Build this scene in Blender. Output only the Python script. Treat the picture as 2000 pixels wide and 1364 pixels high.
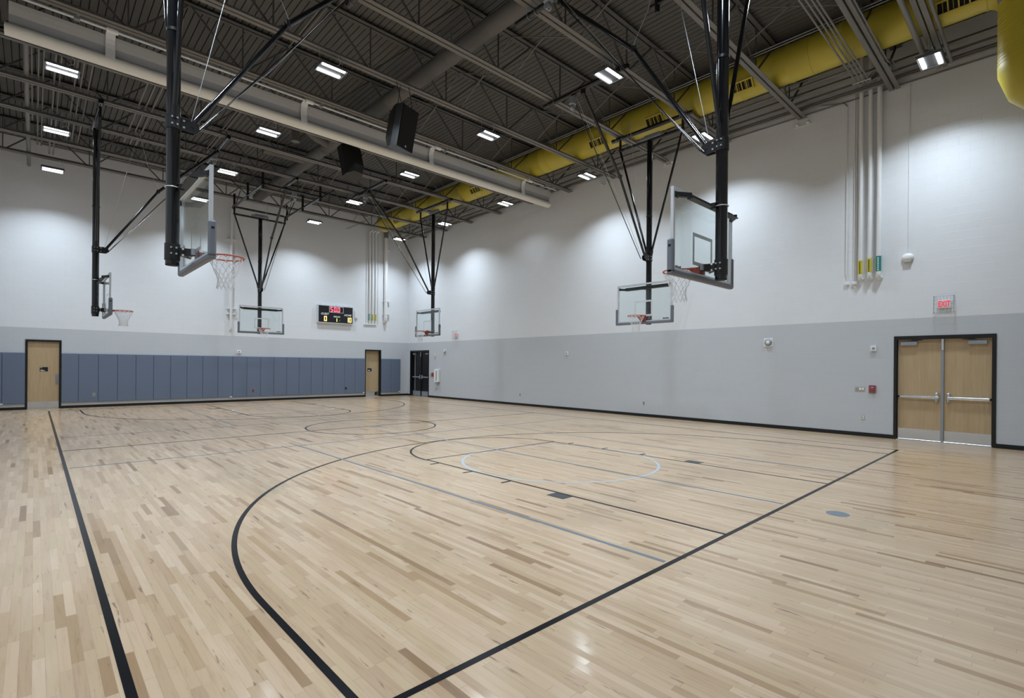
import bpy, math, random
from mathutils import Vector, Matrix
PI = math.pi
random.seed(7)
for o in list(bpy.data.objects): bpy.data.objects.remove(o)
scene = bpy.context.scene
C = scene.collection

# ---------------------------------------------------------------- camera, world, exposure
cam_d = bpy.data.cameras.new('camera'); cam = bpy.data.objects.new('camera', cam_d); C.objects.link(cam)
cam_d.sensor_fit = 'HORIZONTAL'; cam_d.sensor_width = 36.0
cam_d.lens = 997.0/2000*36
cam_d.shift_x = 0.0; cam_d.shift_y = 0.0164
cam_d.clip_start = 0.05; cam_d.clip_end = 200
cam.matrix_world = Matrix.Translation((0, 0, 1.78)) @ Matrix.Rotation(math.radians(-43.1), 4, 'Z') @ Matrix.Rotation(PI/2, 4, 'X') @ Matrix.Rotation(0.0085, 4, 'Z')
scene.camera = cam
w = bpy.data.worlds.new('world'); scene.world = w; w.use_nodes = True
w.node_tree.nodes['Background'].inputs[0].default_value = (0.6, 0.65, 0.7, 1)
w.node_tree.nodes['Background'].inputs[1].default_value = 0.02
vs = scene.view_settings
vs.view_transform = 'Standard'; vs.look = 'None'; vs.gamma = 1.0; vs.use_curve_mapping = False
vs.exposure = 0.0
LAMP_W = 124.0; LAMP_SPREAD = 126.0; LAMP_COL = (0.765, 0.885, 1.0)

# ---------------------------------------------------------------- room dimensions
XR, YB, XL, YN, ZD = 16.0, 26.1, -2.0, -2.2, 10.03
ZB = 8.88           # underside of joist bottom chords
BAND = 3.05         # height of the grey paint

# ---------------------------------------------------------------- materials
def mat(name, col, rough=0.6, metal=0.0, emit=None, estr=1.0, coat=0.0, var=0.0, bump=0.0, nscale=8.0):
    m = bpy.data.materials.new(name); m.use_nodes = True
    nt = m.node_tree; b = nt.nodes['Principled BSDF']
    b.inputs['Base Color'].default_value = (*col, 1)
    b.inputs['Roughness'].default_value = rough; b.inputs['Metallic'].default_value = metal
    if coat: b.inputs['Coat Weight'].default_value = coat; b.inputs['Coat Roughness'].default_value = 0.08
    if emit: b.inputs['Emission Color'].default_value = (*emit, 1); b.inputs['Emission Strength'].default_value = estr
    if var or bump:
        tc = nt.nodes.new('ShaderNodeNewGeometry')
        n = nt.nodes.new('ShaderNodeTexNoise'); n.inputs['Scale'].default_value = nscale; n.inputs['Detail'].default_value = 4
        nt.links.new(tc.outputs['Position'], n.inputs['Vector'])
        if var:
            mx = nt.nodes.new('ShaderNodeMix'); mx.data_type = 'RGBA'
            mx.inputs['A'].default_value = (*[c*(1-var) for c in col], 1); mx.inputs['B'].default_value = (*[min(1, c*(1+var)) for c in col], 1)
            nt.links.new(n.outputs['Fac'], mx.inputs['Factor']); nt.links.new(mx.outputs['Result'], b.inputs['Base Color'])
        if bump:
            bp = nt.nodes.new('ShaderNodeBump'); bp.inputs['Strength'].default_value = bump; bp.inputs['Distance'].default_value = 0.005
            nt.links.new(n.outputs['Fac'], bp.inputs['Height']); nt.links.new(bp.outputs['Normal'], b.inputs['Normal'])
    return m

class NT:
    def __init__(s, m): s.nt = m.node_tree
    def node(s, t, **kw):
        n = s.nt.nodes.new(t)
        for k, v in kw.items(): setattr(n, k, v)
        return n
    def link(s, a, b): s.nt.links.new(a, b)
    def val(s, n, i, v):
        if hasattr(v, 'node'): s.link(v, n.inputs[i])
        else: n.inputs[i].default_value = v
    def math(s, op, a, b=None, c=None):
        n = s.node('ShaderNodeMath', operation=op); s.val(n, 0, a)
        if b is not None: s.val(n, 1, b)
        if c is not None: s.val(n, 2, c)
        return n.outputs[0]
    def comb(s, x, y, z=0.0):
        n = s.node('ShaderNodeCombineXYZ'); s.val(n, 0, x); s.val(n, 1, y); s.val(n, 2, z); return n.outputs[0]
    def wn(s, v):
        n = s.node('ShaderNodeTexWhiteNoise', noise_dimensions='3D'); s.link(v, n.inputs['Vector']); return n.outputs['Value']
    def noise(s, v, sc, det=3, rough=0.5):
        n = s.node('ShaderNodeTexNoise'); s.link(v, n.inputs['Vector']); n.inputs['Scale'].default_value = sc
        n.inputs['Detail'].default_value = det; n.inputs['Roughness'].default_value = rough; return n.outputs['Fac']
    def ramp(s, f, stops):
        n = s.node('ShaderNodeValToRGB'); s.link(f, n.inputs[0]); e = n.color_ramp.elements
        while len(e) > 1: e.remove(e[-1])
        e[0].position = stops[0][0]; e[0].color = (*stops[0][1], 1)
        for p, c in stops[1:]:
            q = e.new(p); q.color = (*c, 1)
        return n.outputs[0]
    def mix(s, f, a, b, mode='MIX'):
        n = s.node('ShaderNodeMix', data_type='RGBA', blend_type=mode)
        for i, v in (('Factor', f), ('A', a), ('B', b)):
            if hasattr(v, 'node'): s.link(v, n.inputs[i])
            else: n.inputs[i].default_value = v if i == 'Factor' else (*v, 1)
        return n.outputs['Result']

def floor_mat():
    m = bpy.data.materials.new('maple_strip_floor'); m.use_nodes = True; t = NT(m); b = m.node_tree.nodes['Principled BSDF']
    g = t.node('ShaderNodeNewGeometry'); sp = t.node('ShaderNodeSeparateXYZ'); t.link(g.outputs['Position'], sp.inputs[0])
    X, Y = sp.outputs[0], sp.outputs[1]
    u = t.math('DIVIDE', X, 0.0572); col = t.math('FLOOR', u); fu = t.math('FRACT', u)
    r1 = t.wn(t.comb(col, 3.7, 1.1)); r2 = t.wn(t.comb(col, 9.2, 5.5))
    L = t.math('MULTIPLY_ADD', r2, 0.75, 0.45)
    v = t.math('DIVIDE', t.math('MULTIPLY_ADD', r1, 7.0, Y), L); row = t.math('FLOOR', v); fv = t.math('FRACT', v)
    rb = t.wn(t.comb(col, row, 2.3)); rb2 = t.wn(t.comb(col, row, 8.9))
    base = t.ramp(rb, [(0.0, (0.453, 0.309, 0.185)), (0.25, (0.505, 0.352, 0.216)), (0.42, (0.515, 0.373, 0.223)), (0.60, (0.546, 0.381, 0.245)), (0.86, (0.587, 0.435, 0.286)), (0.90, (0.474, 0.321, 0.191)), (0.945, (0.397, 0.258, 0.137)), (0.98, (0.314, 0.191, 0.093)), (1.0, (0.247, 0.144, 0.068))])
    gv = t.comb(t.math('MULTIPLY_ADD', rb2, 40.0, t.math('MULTIPLY', X, 30.0)), t.math('MULTIPLY', Y, 1.6), row)
    gr = t.noise(gv, 1.6, 6, 0.66)
    c = t.mix(0.85, base, t.ramp(gr, [(0.25, (0.80, 0.73, 0.64)), (0.48, (1, 1, 1)), (0.8, (1.05, 1.04, 1.02))]), 'MULTIPLY')
    # mineral streaks and knots on a few boards
    sv = t.comb(t.math('MULTIPLY_ADD', rb, 60.0, t.math('MULTIPLY', X, 26.0)), t.math('MULTIPLY', Y, 2.4), t.math('MULTIPLY', rb2, 30.0))
    st = t.noise(sv, 1.0, 4, 0.6)
    c = t.mix(t.ramp(st, [(0.645, (0, 0, 0)), (0.70, (0.9, 0.9, 0.9))]), c, (0.21, 0.13, 0.070))
    big = t.noise(t.comb(X, t.math('MULTIPLY', Y, 0.3), 0.0), 0.9, 2)
    c = t.mix(0.35, c, t.ramp(big, [(0.3, (0.86, 0.85, 0.86)), (0.7, (1.05, 1.04, 1.02))]), 'MULTIPLY')
    seam = t.math('LESS_THAN', fu, 0.035); sv2 = t.math('LESS_THAN', t.math('MULTIPLY', fv, L), 0.0022)
    sm = t.math('MAXIMUM', t.math('MULTIPLY', seam, 0.34), t.math('MULTIPLY', sv2, 0.55))
    c = t.mix(sm, c, (0.13, 0.09, 0.06))
    t.link(c, b.inputs['Base Color'])
    b.inputs['Roughness'].default_value = 0.34
    rr = t.noise(g.outputs['Position'], 1.3, 3)
    t.link(t.math('MULTIPLY_ADD', rr, 0.12, 0.27), b.inputs['Roughness'])
    b.inputs['Coat Weight'].default_value = 0.45; b.inputs['Coat Roughness'].default_value = 0.11
    vm = t.node('ShaderNodeVectorMath', operation='ADD'); t.link(g.outputs['Normal'], vm.inputs[0])
    t.link(t.comb(t.math('MULTIPLY_ADD', rb, 0.034, -0.017), t.math('MULTIPLY_ADD', rb2, 0.034, -0.017), 0.0), vm.inputs[1])
    vn = t.node('ShaderNodeVectorMath', operation='NORMALIZE'); t.link(vm.outputs[0], vn.inputs[0])
    bp = t.node('ShaderNodeBump'); bp.inputs['Strength'].default_value = 0.18; bp.inputs['Distance'].default_value = 0.002
    t.link(t.math('ADD', t.math('MULTIPLY', rb2, 0.6), t.math('MULTIPLY', rr, 1.0)), bp.inputs['Height']); t.link(vn.outputs[0], bp.inputs['Normal']); t.link(bp.outputs['Normal'], b.inputs['Normal']); t.link(bp.outputs['Normal'], b.inputs['Coat Normal'])
    return m

def wall_mat(name, axis, upper=(0.725, 0.742, 0.765), lower=(0.525, 0.55, 0.58)):
    m = bpy.data.materials.new(name); m.use_nodes = True; t = NT(m); b = m.node_tree.nodes['Principled BSDF']
    g = t.node('ShaderNodeNewGeometry'); sp = t.node('ShaderNodeSeparateXYZ'); t.link(g.outputs['Position'], sp.inputs[0])
    A = sp.outputs[axis]; Z = sp.outputs[2]
    br = t.node('ShaderNodeTexBrick', offset=0.5, squash=1.0)
    t.link(t.comb(A, Z, 0.0), br.inputs['Vector'])
    br.inputs['Scale'].default_value = 1.0; br.inputs['Brick Width'].default_value = 0.4066; br.inputs['Row Height'].default_value = 0.2033
    br.inputs['Mortar Size'].default_value = 0.0045; br.inputs['Mortar Smooth'].default_value = 0.6
    br.inputs['Color1'].default_value = (1, 1, 1, 1); br.inputs['Color2'].default_value = (0.985, 0.985, 0.985, 1); br.inputs['Mortar'].default_value = (0.955, 0.955, 0.955, 1)
    band = t.math('LESS_THAN', Z, BAND)
    c = t.mix(band, upper, lower)
    c = t.mix(1.0, c, br.outputs['Color'], 'MULTIPLY')
    t.link(c, b.inputs['Base Color']); b.inputs['Roughness'].default_value = 0.42
    n = t.noise(g.outputs['Position'], 60.0, 3)
    bp = t.node('ShaderNodeBump'); bp.inputs['Strength'].default_value = 0.42; bp.inputs['Distance'].default_value = 0.005
    t.link(t.math('SUBTRACT', t.math('MULTIPLY', n, 0.25), br.outputs['Fac']), bp.inputs['Height']); t.link(bp.outputs['Normal'], b.inputs['Normal'])
    return m

def wood_door_mat():
    m = bpy.data.materials.new('birch_door_veneer'); m.use_nodes = True; t = NT(m); b = m.node_tree.nodes['Principled BSDF']
    g = t.node('ShaderNodeNewGeometry'); sp = t.node('ShaderNodeSeparateXYZ'); t.link(g.outputs['Position'], sp.inputs[0])
    s = t.math('ADD', sp.outputs[0], sp.outputs[1])
    n = t.noise(t.comb(t.math('MULTIPLY', s, 14.0), t.math('MULTIPLY', sp.outputs[2], 0.9), 0.0), 1.5, 5, 0.6)
    st = t.wn(t.comb(t.math('FLOOR', t.math('DIVIDE', s, 0.16)), 1.0, 4.0))
    c = t.ramp(n, [(0.25, (0.435, 0.315, 0.180)), (0.55, (0.485, 0.355, 0.208)), (0.8, (0.525, 0.39, 0.235))])
    c = t.mix(0.5, c, t.ramp(st, [(0, (0.90, 0.90, 0.89)), (1, (1.04, 1.03, 1.02))]), 'MULTIPLY')
    t.link(c, b.inputs['Base Color']); b.inputs['Roughness'].default_value = 0.38
    return m

def glass_mat():
    m = bpy.data.materials.new('backboard_glass'); m.use_nodes = True; nt = m.node_tree; nt.nodes.clear()
    o = nt.nodes.new('ShaderNodeOutputMaterial'); tr = nt.nodes.new('ShaderNodeBsdfTransparent'); tr.inputs[0].default_value = (0.95, 0.985, 0.985, 1)
    gl = nt.nodes.new('ShaderNodeBsdfGlossy'); gl.inputs['Roughness'].default_value = 0.01; gl.inputs[0].default_value = (1, 1, 1, 1)
    lw = nt.nodes.new('ShaderNodeLayerWeight'); lw.inputs[0].default_value = 0.5
    pw = nt.nodes.new('ShaderNodeMath'); pw.operation = 'POWER'; pw.inputs[1].default_value = 4.0; nt.links.new(lw.outputs['Facing'], pw.inputs[0])
    ma = nt.nodes.new('ShaderNodeMath'); ma.operation = 'MULTIPLY_ADD'; ma.inputs[1].default_value = 0.8; ma.inputs[2].default_value = 0.035; nt.links.new(pw.outputs[0], ma.inputs[0])
    mx = nt.nodes.new('ShaderNodeMixShader'); nt.links.new(ma.outputs[0], mx.inputs[0]); nt.links.new(tr.outputs[0], mx.inputs[1]); nt.links.new(gl.outputs[0], mx.inputs[2]); nt.links.new(mx.outputs[0], o.inputs[0])
    return m

M = dict(
    floor=floor_mat(), wallx=wall_mat('painted_block_side', 1), wally=wall_mat('painted_block_end', 0), door=wood_door_mat(), glass=glass_mat(),
    deck=mat('painted_roof_deck', (0.086, 0.083, 0.077), 0.75, var=0.12, nscale=1.5),
    steel=mat('painted_joist_steel', (0.165, 0.156, 0.143), 0.6, var=0.1, nscale=3),
    web=mat('dark_joist_web_steel', (0.075, 0.072, 0.067), 0.6, var=0.1, nscale=3),
    pipe=mat('painted_conduit', (0.18, 0.174, 0.163), 0.5, var=0.08),
    galv=mat('galvanised_clamp', (0.6, 0.62, 0.64), 0.35, 0.8, var=0.1),
    greyduct=mat('painted_grey_duct', (0.105, 0.10, 0.092), 0.6, var=0.08, nscale=2),
    wpipe=mat('white_painted_pipe', (0.76, 0.76, 0.75), 0.4, var=0.02),
    yellow=mat('yellow_painted_duct', (0.47, 0.385, 0.036), 0.42, var=0.08, nscale=2.0),
    dark=mat('matt_black_and_shade', (0.008, 0.008, 0.008), 0.95, var=0.1),  # matt black for dark parts; also paints the shade behind the duct grilles
    black=mat('black_powder_coat', (0.004, 0.0045, 0.006), 0.14, coat=0.3, var=0.1),
    satin=mat('satin_black', (0.007, 0.007, 0.008), 0.4, var=0.1),
    rubber=mat('black_rubber_base', (0.004, 0.0045, 0.006), 0.5, var=0.1),
    frame=mat('black_door_frame', (0.006, 0.006, 0.007), 0.4, var=0.1),
    alu=mat('light_grey_metal_frame', (0.62, 0.65, 0.68), 0.4, 0.25, var=0.05),
    chrome=mat('brushed_steel', (0.72, 0.73, 0.74), 0.22, 0.95, var=0.05),
    kick=mat('steel_kick_plate', (0.62, 0.65, 0.68), 0.16, 0.9, var=0.08, nscale=4),
    grey=mat('grey_metal', (0.30, 0.32, 0.35), 0.4, 0.3, var=0.05),
    house=mat('dark_grey_fixture_housing', (0.10, 0.105, 0.115), 0.5, var=0.05),
    pad=mat('grey_edge_padding', (0.155, 0.17, 0.20), 0.55, var=0.05),
    wpad=mat('blue_vinyl_pad', (0.128, 0.162, 0.232), 0.5, var=0.05, bump=0.1, nscale=30),
    orange=mat('orange_rim', (0.42, 0.058, 0.022), 0.4, var=0.08),
    white=mat('white_plastic', (0.78, 0.79, 0.80), 0.45, var=0.03),
    net=mat('white_net_cord', (0.75, 0.76, 0.78), 0.8, var=0.05),
    tape=mat('white_board_marking', (0.62, 0.65, 0.67), 0.5, var=0.03),
    cloth=mat('off_white_curtain_vinyl', (0.76, 0.75, 0.70), 0.55, var=0.05, bump=0.3, nscale=6),
    hem=mat('grey_white_curtain_hem', (0.50, 0.50, 0.49), 0.6, var=0.05, bump=0.3, nscale=6),
    gcloth=mat('grey_mesh_curtain', (0.40, 0.41, 0.43), 0.7, var=0.06, bump=0.3, nscale=9),
    cable=mat('steel_cable', (0.55, 0.57, 0.60), 0.35, 0.7, var=0.05),
    lineb=mat('black_court_paint', (0.004, 0.0045, 0.006), 0.25, var=0.1),
    lineg=mat('dark_grey_court_paint', (0.05, 0.053, 0.06), 0.3, var=0.08),
    linebl=mat('slate_blue_court_paint', (0.155, 0.19, 0.225), 0.3, var=0.05),
    linew=mat('pale_grey_court_paint', (0.40, 0.44, 0.475), 0.3, var=0.04),
    led=mat('lit_led_lens', (0.9, 0.95, 1), 0.4, emit=(0.92, 0.97, 1.0), estr=9.0, var=0.01),
    screen=mat('black_display_face', (0.008, 0.008, 0.010), 0.3, var=0.1),
    dred=mat('lit_red_digits', (0.5, 0.03, 0.05), 0.5, emit=(1.0, 0.13, 0.20), estr=2.2, var=0.01),
    dyel=mat('lit_amber_digits', (0.4, 0.3, 0.1), 0.5, emit=(1.0, 0.66, 0.22), estr=1.7, var=0.01),
    dgrn=mat('lit_green_digit', (0.7, 0.9, 0.2), 0.5, emit=(0.72, 1.0, 0.12), estr=1.2, var=0.01),
    ered=mat('lit_red_exit_letters', (0.45, 0.01, 0.02), 0.5, emit=(1.0, 0.03, 0.06), estr=0.75, var=0.01),
    rdev=mat('red_fire_alarm', (0.33, 0.035, 0.045), 0.4, var=0.05),
    beige=mat('beige_cover_plate', (0.42, 0.39, 0.34), 0.5, var=0.05),
    lyel=mat('yellow_pipe_label', (0.62, 0.52, 0.03), 0.5, var=0.05),
    lgrn=mat('green_pipe_label', (0.02, 0.22, 0.20), 0.5, var=0.05),
    clear=glass_mat(),
)

for k_ in ('lineb', 'lineg', 'linebl', 'linew'): M[k_].node_tree.nodes['Principled BSDF'].inputs['Specular IOR Level'].default_value = 0.15
# ---------------------------------------------------------------- mesh helpers
class MB:
    def __init__(s): s.v = []; s.f = []; s.sm = []
    def add(s, vs, fs, smooth=False):
        n = len(s.v); s.v += [Vector(p) for p in vs]
        for f in fs: s.f.append([i+n for i in f]); s.sm.append(smooth)
        return s
    def box(s, a, b):
        x0, y0, z0 = [min(a[i], b[i]) for i in range(3)]; x1, y1, z1 = [max(a[i], b[i]) for i in range(3)]
        return s.add([(x0,y0,z0),(x1,y0,z0),(x1,y1,z0),(x0,y1,z0),(x0,y0,z1),(x1,y0,z1),(x1,y1,z1),(x0,y1,z1)],
              [(0,3,2,1),(4,5,6,7),(0,1,5,4),(1,2,6,5),(2,3,7,6),(3,0,4,7)])
    def bbox(s, a, b, r=0.01):   # chamfered box
        x0, y0, z0 = [min(a[i], b[i]) for i in range(3)]; x1, y1, z1 = [max(a[i], b[i]) for i in range(3)]
        r = min(r, (x1-x0)*.45, (y1-y0)*.45, (z1-z0)*.45)
        c = Vector(((x0+x1)/2, (y0+y1)/2, (z0+z1)/2)); h = Vector(((x1-x0)/2, (y1-y0)/2, (z1-z0)/2))
        vs = []; idx = {}
        for sx in (-1, 1):
            for sy in (-1, 1):
                for sz in (-1, 1):
                    for k in range(3):
                        p = [sx*(h[0]-r), sy*(h[1]-r), sz*(h[2]-r)]; p[k] = (sx, sy, sz)[k]*h[k]
                        idx[(sx, sy, sz, k)] = len(vs); vs.append(c+Vector(p))
        fs = []
        for k in range(3):
            a1, a2 = (k+1) % 3, (k+2) % 3
            for sg in (-1, 1):
                q = []
                for (p1, p2) in ((-1, -1), (1, -1), (1, 1), (-1, 1)):
                    t = [0, 0, 0]; t[k] = sg; t[a1] = p1; t[a2] = p2; q.append(idx[(*t, k)])
                fs.append(q if sg > 0 else q[::-1])
            for p1 in (-1, 1):
                for p2 in (-1, 1):
                    t0 = [0, 0, 0]; t1 = [0, 0, 0]; t0[k] = -1; t1[k] = 1
                    for t in (t0, t1): t[a1] = p1; t[a2] = p2
                    q = [idx[(*t0, a1)], idx[(*t1, a1)], idx[(*t1, a2)], idx[(*t0, a2)]]
                    fs.append(q if p1*p2 < 0 else q[::-1])
        for sx in (-1, 1):
            for sy in (-1, 1):
                for sz in (-1, 1):
                    q = [idx[(sx, sy, sz, k)] for k in range(3)]; fs.append(q if sx*sy*sz > 0 else q[::-1])
        return s.add(vs, fs)
    def bar(s, p0, p1, wd, ht, up=(0, 0, 1)):   # rectangular bar between points
        p0, p1 = Vector(p0), Vector(p1); d = (p1-p0).normalized(); u = Vector(up)
        if abs(d.dot(u)) > .98: u = Vector((0, 1, 0))
        sd = d.cross(u).normalized(); u = sd.cross(d).normalized()
        vs = [p+sd*a*wd/2+u*b*ht/2 for p in (p0, p1) for a, b in ((-1,-1),(1,-1),(1,1),(-1,1))]
        return s.add(vs, [(0,1,2,3),(7,6,5,4),(0,4,5,1),(1,5,6,2),(2,6,7,3),(3,7,4,0)])
    def tube(s, pts, r, n=10, cap=True, smooth=True):
        pts = [Vector(p) for p in pts]; rs = r if isinstance(r, (list, tuple)) else [r]*len(pts)
        rings = []; prev = None
        for i, p in enumerate(pts):
            if i == 0: d = pts[1]-pts[0]
            elif i == len(pts)-1: d = pts[-1]-pts[-2]
            else: d = (pts[i+1]-pts[i]).normalized()+(pts[i]-pts[i-1]).normalized()
            d.normalize()
            if prev is None:
                a = Vector((0, 0, 1)) if abs(d.z) < .9 else Vector((1, 0, 0)); prev = d.cross(a).normalized()
            prev = (prev-d*prev.dot(d)).normalized(); q = d.cross(prev)
            rings.append([p+prev*math.cos(2*PI*k/n)*rs[i]+q*math.sin(2*PI*k/n)*rs[i] for k in range(n)])
        vs = [v for rg in rings for v in rg]
        fs = [(i*n+k, i*n+(k+1) % n, (i+1)*n+(k+1) % n, (i+1)*n+k) for i in range(len(pts)-1) for k in range(n)]
        s.add(vs, fs, smooth)
        if cap:
            m = (len(pts)-1)*n
            s.add(rings[0], [tuple(range(n))[::-1]]); s.add(rings[-1], [tuple(range(n))])
        return s
    def prism(s, poly, axis, a, b, cap=True):   # polygon (2D, in the other two axes in order) extruded along an axis
        def P(q, t):
            l = list(q); l.insert(axis, t); return l
        n = len(poly); vs = [P(q, a) for q in poly]+[P(q, b) for q in poly]
        fs = [(i, (i+1) % n, (i+1) % n+n, i+n) for i in range(n)]
        if cap: fs += [tuple(range(n))[::-1], tuple(range(n, 2*n))]
        return s.add(vs, fs)
    def sphere(s, c, r, n=12, sq=(1, 1, 1)):
        c = Vector(c); vs = []; fs = []; h = n//2
        for i in range(h+1):
            a = PI*i/h
            for k in range(n): vs.append(c+Vector((math.sin(a)*math.cos(2*PI*k/n)*r*sq[0], math.sin(a)*math.sin(2*PI*k/n)*r*sq[1], math.cos(a)*r*sq[2])))
        for i in range(h):
            for k in range(n): fs.append((i*n+k, (i+1)*n+k, (i+1)*n+(k+1) % n, i*n+(k+1) % n))
        return s.add(vs, fs, True)
    def torus(s, c, R, r, axis=2, n=28, m=8, a0=0, a1=2*PI):
        full = abs(a1-a0-2*PI) < 1e-6; cnt = n if full else n+1; vs = []
        for i in range(cnt):
            a = a0+(a1-a0)*i/n
            for k in range(m):
                b = 2*PI*k/m; q = [(R+r*math.cos(b))*math.cos(a), (R+r*math.cos(b))*math.sin(a)]; q.insert(axis, r*math.sin(b)); vs.append(Vector(c)+Vector(q))
        fs = [(i*m+k, ((i+1) % cnt)*m+k, ((i+1) % cnt)*m+(k+1) % m, i*m+(k+1) % m) for i in range(n) for k in range(m)]
        return s.add(vs, fs, True)
    def tf(s, mtx): s.v = [mtx @ p for p in s.v]; return s
    def build(s, name, m, parent=None, world=True, org=None):
        me = bpy.data.meshes.new(name); vs = s.v
        if parent is not None: off = OFF.get(parent.name, Vector()) if world else Vector()
        elif org is not None: off = Vector(org)
        else:
            lo = [min(p[i] for p in vs) for i in range(3)]; hi = [max(p[i] for p in vs) for i in range(3)]
            off = Vector(((lo[0]+hi[0])/2, (lo[1]+hi[1])/2, lo[2]))
        me.from_pydata([p-off for p in vs], [], s.f)
        me.polygons.foreach_set('use_smooth', s.sm); me.materials.append(m); me.update()
        o = bpy.data.objects.new(name, me); C.objects.link(o)
        if parent is not None: o.parent = parent; OFF[o.name] = OFF.get(parent.name, Vector())
        else: o.location = off; OFF[o.name] = off
        return o
def pieces(b, gap=.004):      # separate an MB into its physically separate pieces
    par = list(range(len(b.v)))
    def fd(i):
        while par[i] != i: par[i] = par[par[i]]; i = par[i]
        return i
    for f in b.f:
        for i in f[1:]: par[fd(i)] = fd(f[0])
    grp = {}
    for i in range(len(b.v)): grp.setdefault(fd(i), []).append(i)
    boxes = []
    for g in grp.values():
        lo = [min(b.v[i][k] for i in g)-gap for k in range(3)]; hi = [max(b.v[i][k] for i in g)+gap for k in range(3)]; boxes.append([lo, hi, set(g)])
    done = False
    while not done:
        done = True
        for i in range(len(boxes)):
            for j in range(i+1, len(boxes)):
                A, B = boxes[i], boxes[j]
                if all(A[0][k] <= B[1][k] and B[0][k] <= A[1][k] for k in range(3)):
                    boxes[i] = [[min(A[0][k], B[0][k]) for k in range(3)], [max(A[1][k], B[1][k]) for k in range(3)], A[2] | B[2]]
                    boxes.pop(j); done = False; break
            if not done: break
    out = []
    for lo, hi, st in boxes:
        m = MB(); ids = sorted(st); mp = {q: n for n, q in enumerate(ids)}; m.v = [b.v[q] for q in ids]
        for f, sm in zip(b.f, b.sm):
            if f[0] in st: m.f.append([mp[q] for q in f]); m.sm.append(sm)
        out.append(m)
    return out
OFF = {}
def empty(name, loc, rz=0.0):
    o = bpy.data.objects.new(name, None); C.objects.link(o); o.location = loc; o.rotation_euler = (0, 0, rz); o.empty_display_size = 0.2
    OFF[o.name] = Vector(loc); return o
def tag(o, label, cat, group=None, kind=None):
    if label: o['label'] = label
    if cat: o['category'] = cat
    if group: o['group'] = group
    if kind: o['kind'] = kind
    return o
def struct(o, label=None, cat=None): o['kind'] = 'structure'; return tag(o, label, cat)
def kids(o): return [c for c in o.children]
def copy_tree(o, parent=None):
    c = o.copy(); C.objects.link(c); c.parent = parent
    for ch in kids(o): copy_tree(ch, c)
    return c
def text_mesh(txt, size, shear=0.0, bold=0.0, sx=1.0):
    cu = bpy.data.curves.new('t', 'FONT'); cu.body = txt; cu.size = size; cu.align_x = 'CENTER'; cu.align_y = 'CENTER'; cu.extrude = 0.001; cu.shear = shear; cu.offset = bold
    ob = bpy.data.objects.new('t', cu); C.objects.link(ob)
    dg = bpy.context.evaluated_depsgraph_get(); me = bpy.data.meshes.new_from_object(ob.evaluated_get(dg))
    b = MB(); b.add([(v.co.x*sx, v.co.y, v.co.z) for v in me.vertices], [tuple(p.vertices) for p in me.polygons])
    bpy.data.objects.remove(ob); bpy.data.curves.remove(cu); bpy.data.meshes.remove(me); return b
def frame_back(x, z, y=YB):    # text on the back wall, reads from -Y side
    return Matrix.Translation((x, y, z)) @ Matrix.Rotation(PI/2, 4, 'X')
def frame_right(y, z, x=XR):   # text on the right wall, reads from -X side
    return Matrix.Translation((x, y, z)) @ Matrix.Rotation(-PI/2, 4, 'Z') @ Matrix.Rotation(PI/2, 4, 'X')

# ---------------------------------------------------------------- room shell
fl = MB().box((XL, YN, -0.1), (XR, YB, 0)).build('floor', M['floor'], org=(0, 0, 0)); struct(fl, 'pale maple strip gym floor with painted court lines', 'floor')
def wall_with_doors(axis, at, out, a0, a1, doors, name, m):
    b = MB(); edges = sorted(doors); cur = a0
    def bx(p, q, z0, z1):
        if axis == 0: b.box((p, at, z0), (q, out, z1))
        else: b.box((at, p, z0), (out, q, z1))
    for d0, d1, zt in edges:
        bx(cur, d0, 0, ZD); bx(d0, d1, zt, ZD); cur = d1
    bx(cur, a1, 0, ZD)
    return b.build(name, m, org=(0, 0, 0))
D1 = (-0.25, 0.76, 2.61); D2 = (13.31, 14.29, 2.61); D3 = (0.95, 2.85, 2.61); D4 = (23.84, 25.77, 2.61)
struct(wall_with_doors(0, YB, YB+.35, XL-.3, XR+.35, [D1, D2], 'wall_back', M['wally']), 'white painted block end wall with grey lower band and two doors', 'wall')
struct(wall_with_doors(1, XR, XR+.35, YN, YB, [D3, D4], 'wall_right', M['wallx']), 'white painted block side wall with grey lower band and double doors', 'wall')
struct(MB().box((XL-.3, YN-.3, 0), (XL, YB, ZD)).build('wall_left', M['wallx'], org=(XL, 0, 0)))
struct(MB().box((XL, YN-.3, 0), (XR+.35, YN, ZD)).build('wall_front', M['wally'], org=(0, YN, 0)))
# roof deck: flat pans with narrow slots running the length of the room
b = MB(); P = 0.152; x = XL
pts = []
while x < XR-0.01:
    x1 = min(x+P, XR); pts += [(x, ZD), (x1-0.022, ZD), (x1-0.018, ZD+0.055), (x1-0.006, ZD+0.055)]; x = x1
pts.append((XR, ZD))
vs = [(p[0], YN, p[1]) for p in pts]+[(p[0], YB, p[1]) for p in pts]; n = len(pts)
b.add(vs, [(i, i+n, i+1+n, i+1) for i in range(n-1)]); b.box((XL-.3, YN-.3, ZD+0.06), (XR+.35, YB+.35, ZD+0.2))
struct(b.build('ceiling', M['deck'], org=(0, 0, ZD)), 'dark taupe ribbed metal roof deck', 'ceiling')
# baseboards
b = MB()
for a0, a1 in ((XL, D1[0]), (D1[1], D2[0]), (D2[1], XR)): b.box((a0, YB-.012, 0), (a1, YB, .10)); b.box((a0, YB-.03, 0), (a1, YB-.012, .02))
struct(b.build('baseboard_back', M['rubber'], org=(0, YB, 0)))
b = MB()
for a0, a1 in ((YN, D3[0]), (D3[1], D4[0]), (D4[1], YB-.03)): b.box((XR-.012, a0, 0), (XR, a1, .10)); b.box((XR-.03, a0, 0), (XR-.012, a1, .02))
struct(b.build('baseboard_right', M['rubber'], org=(XR, 0, 0)))

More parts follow.
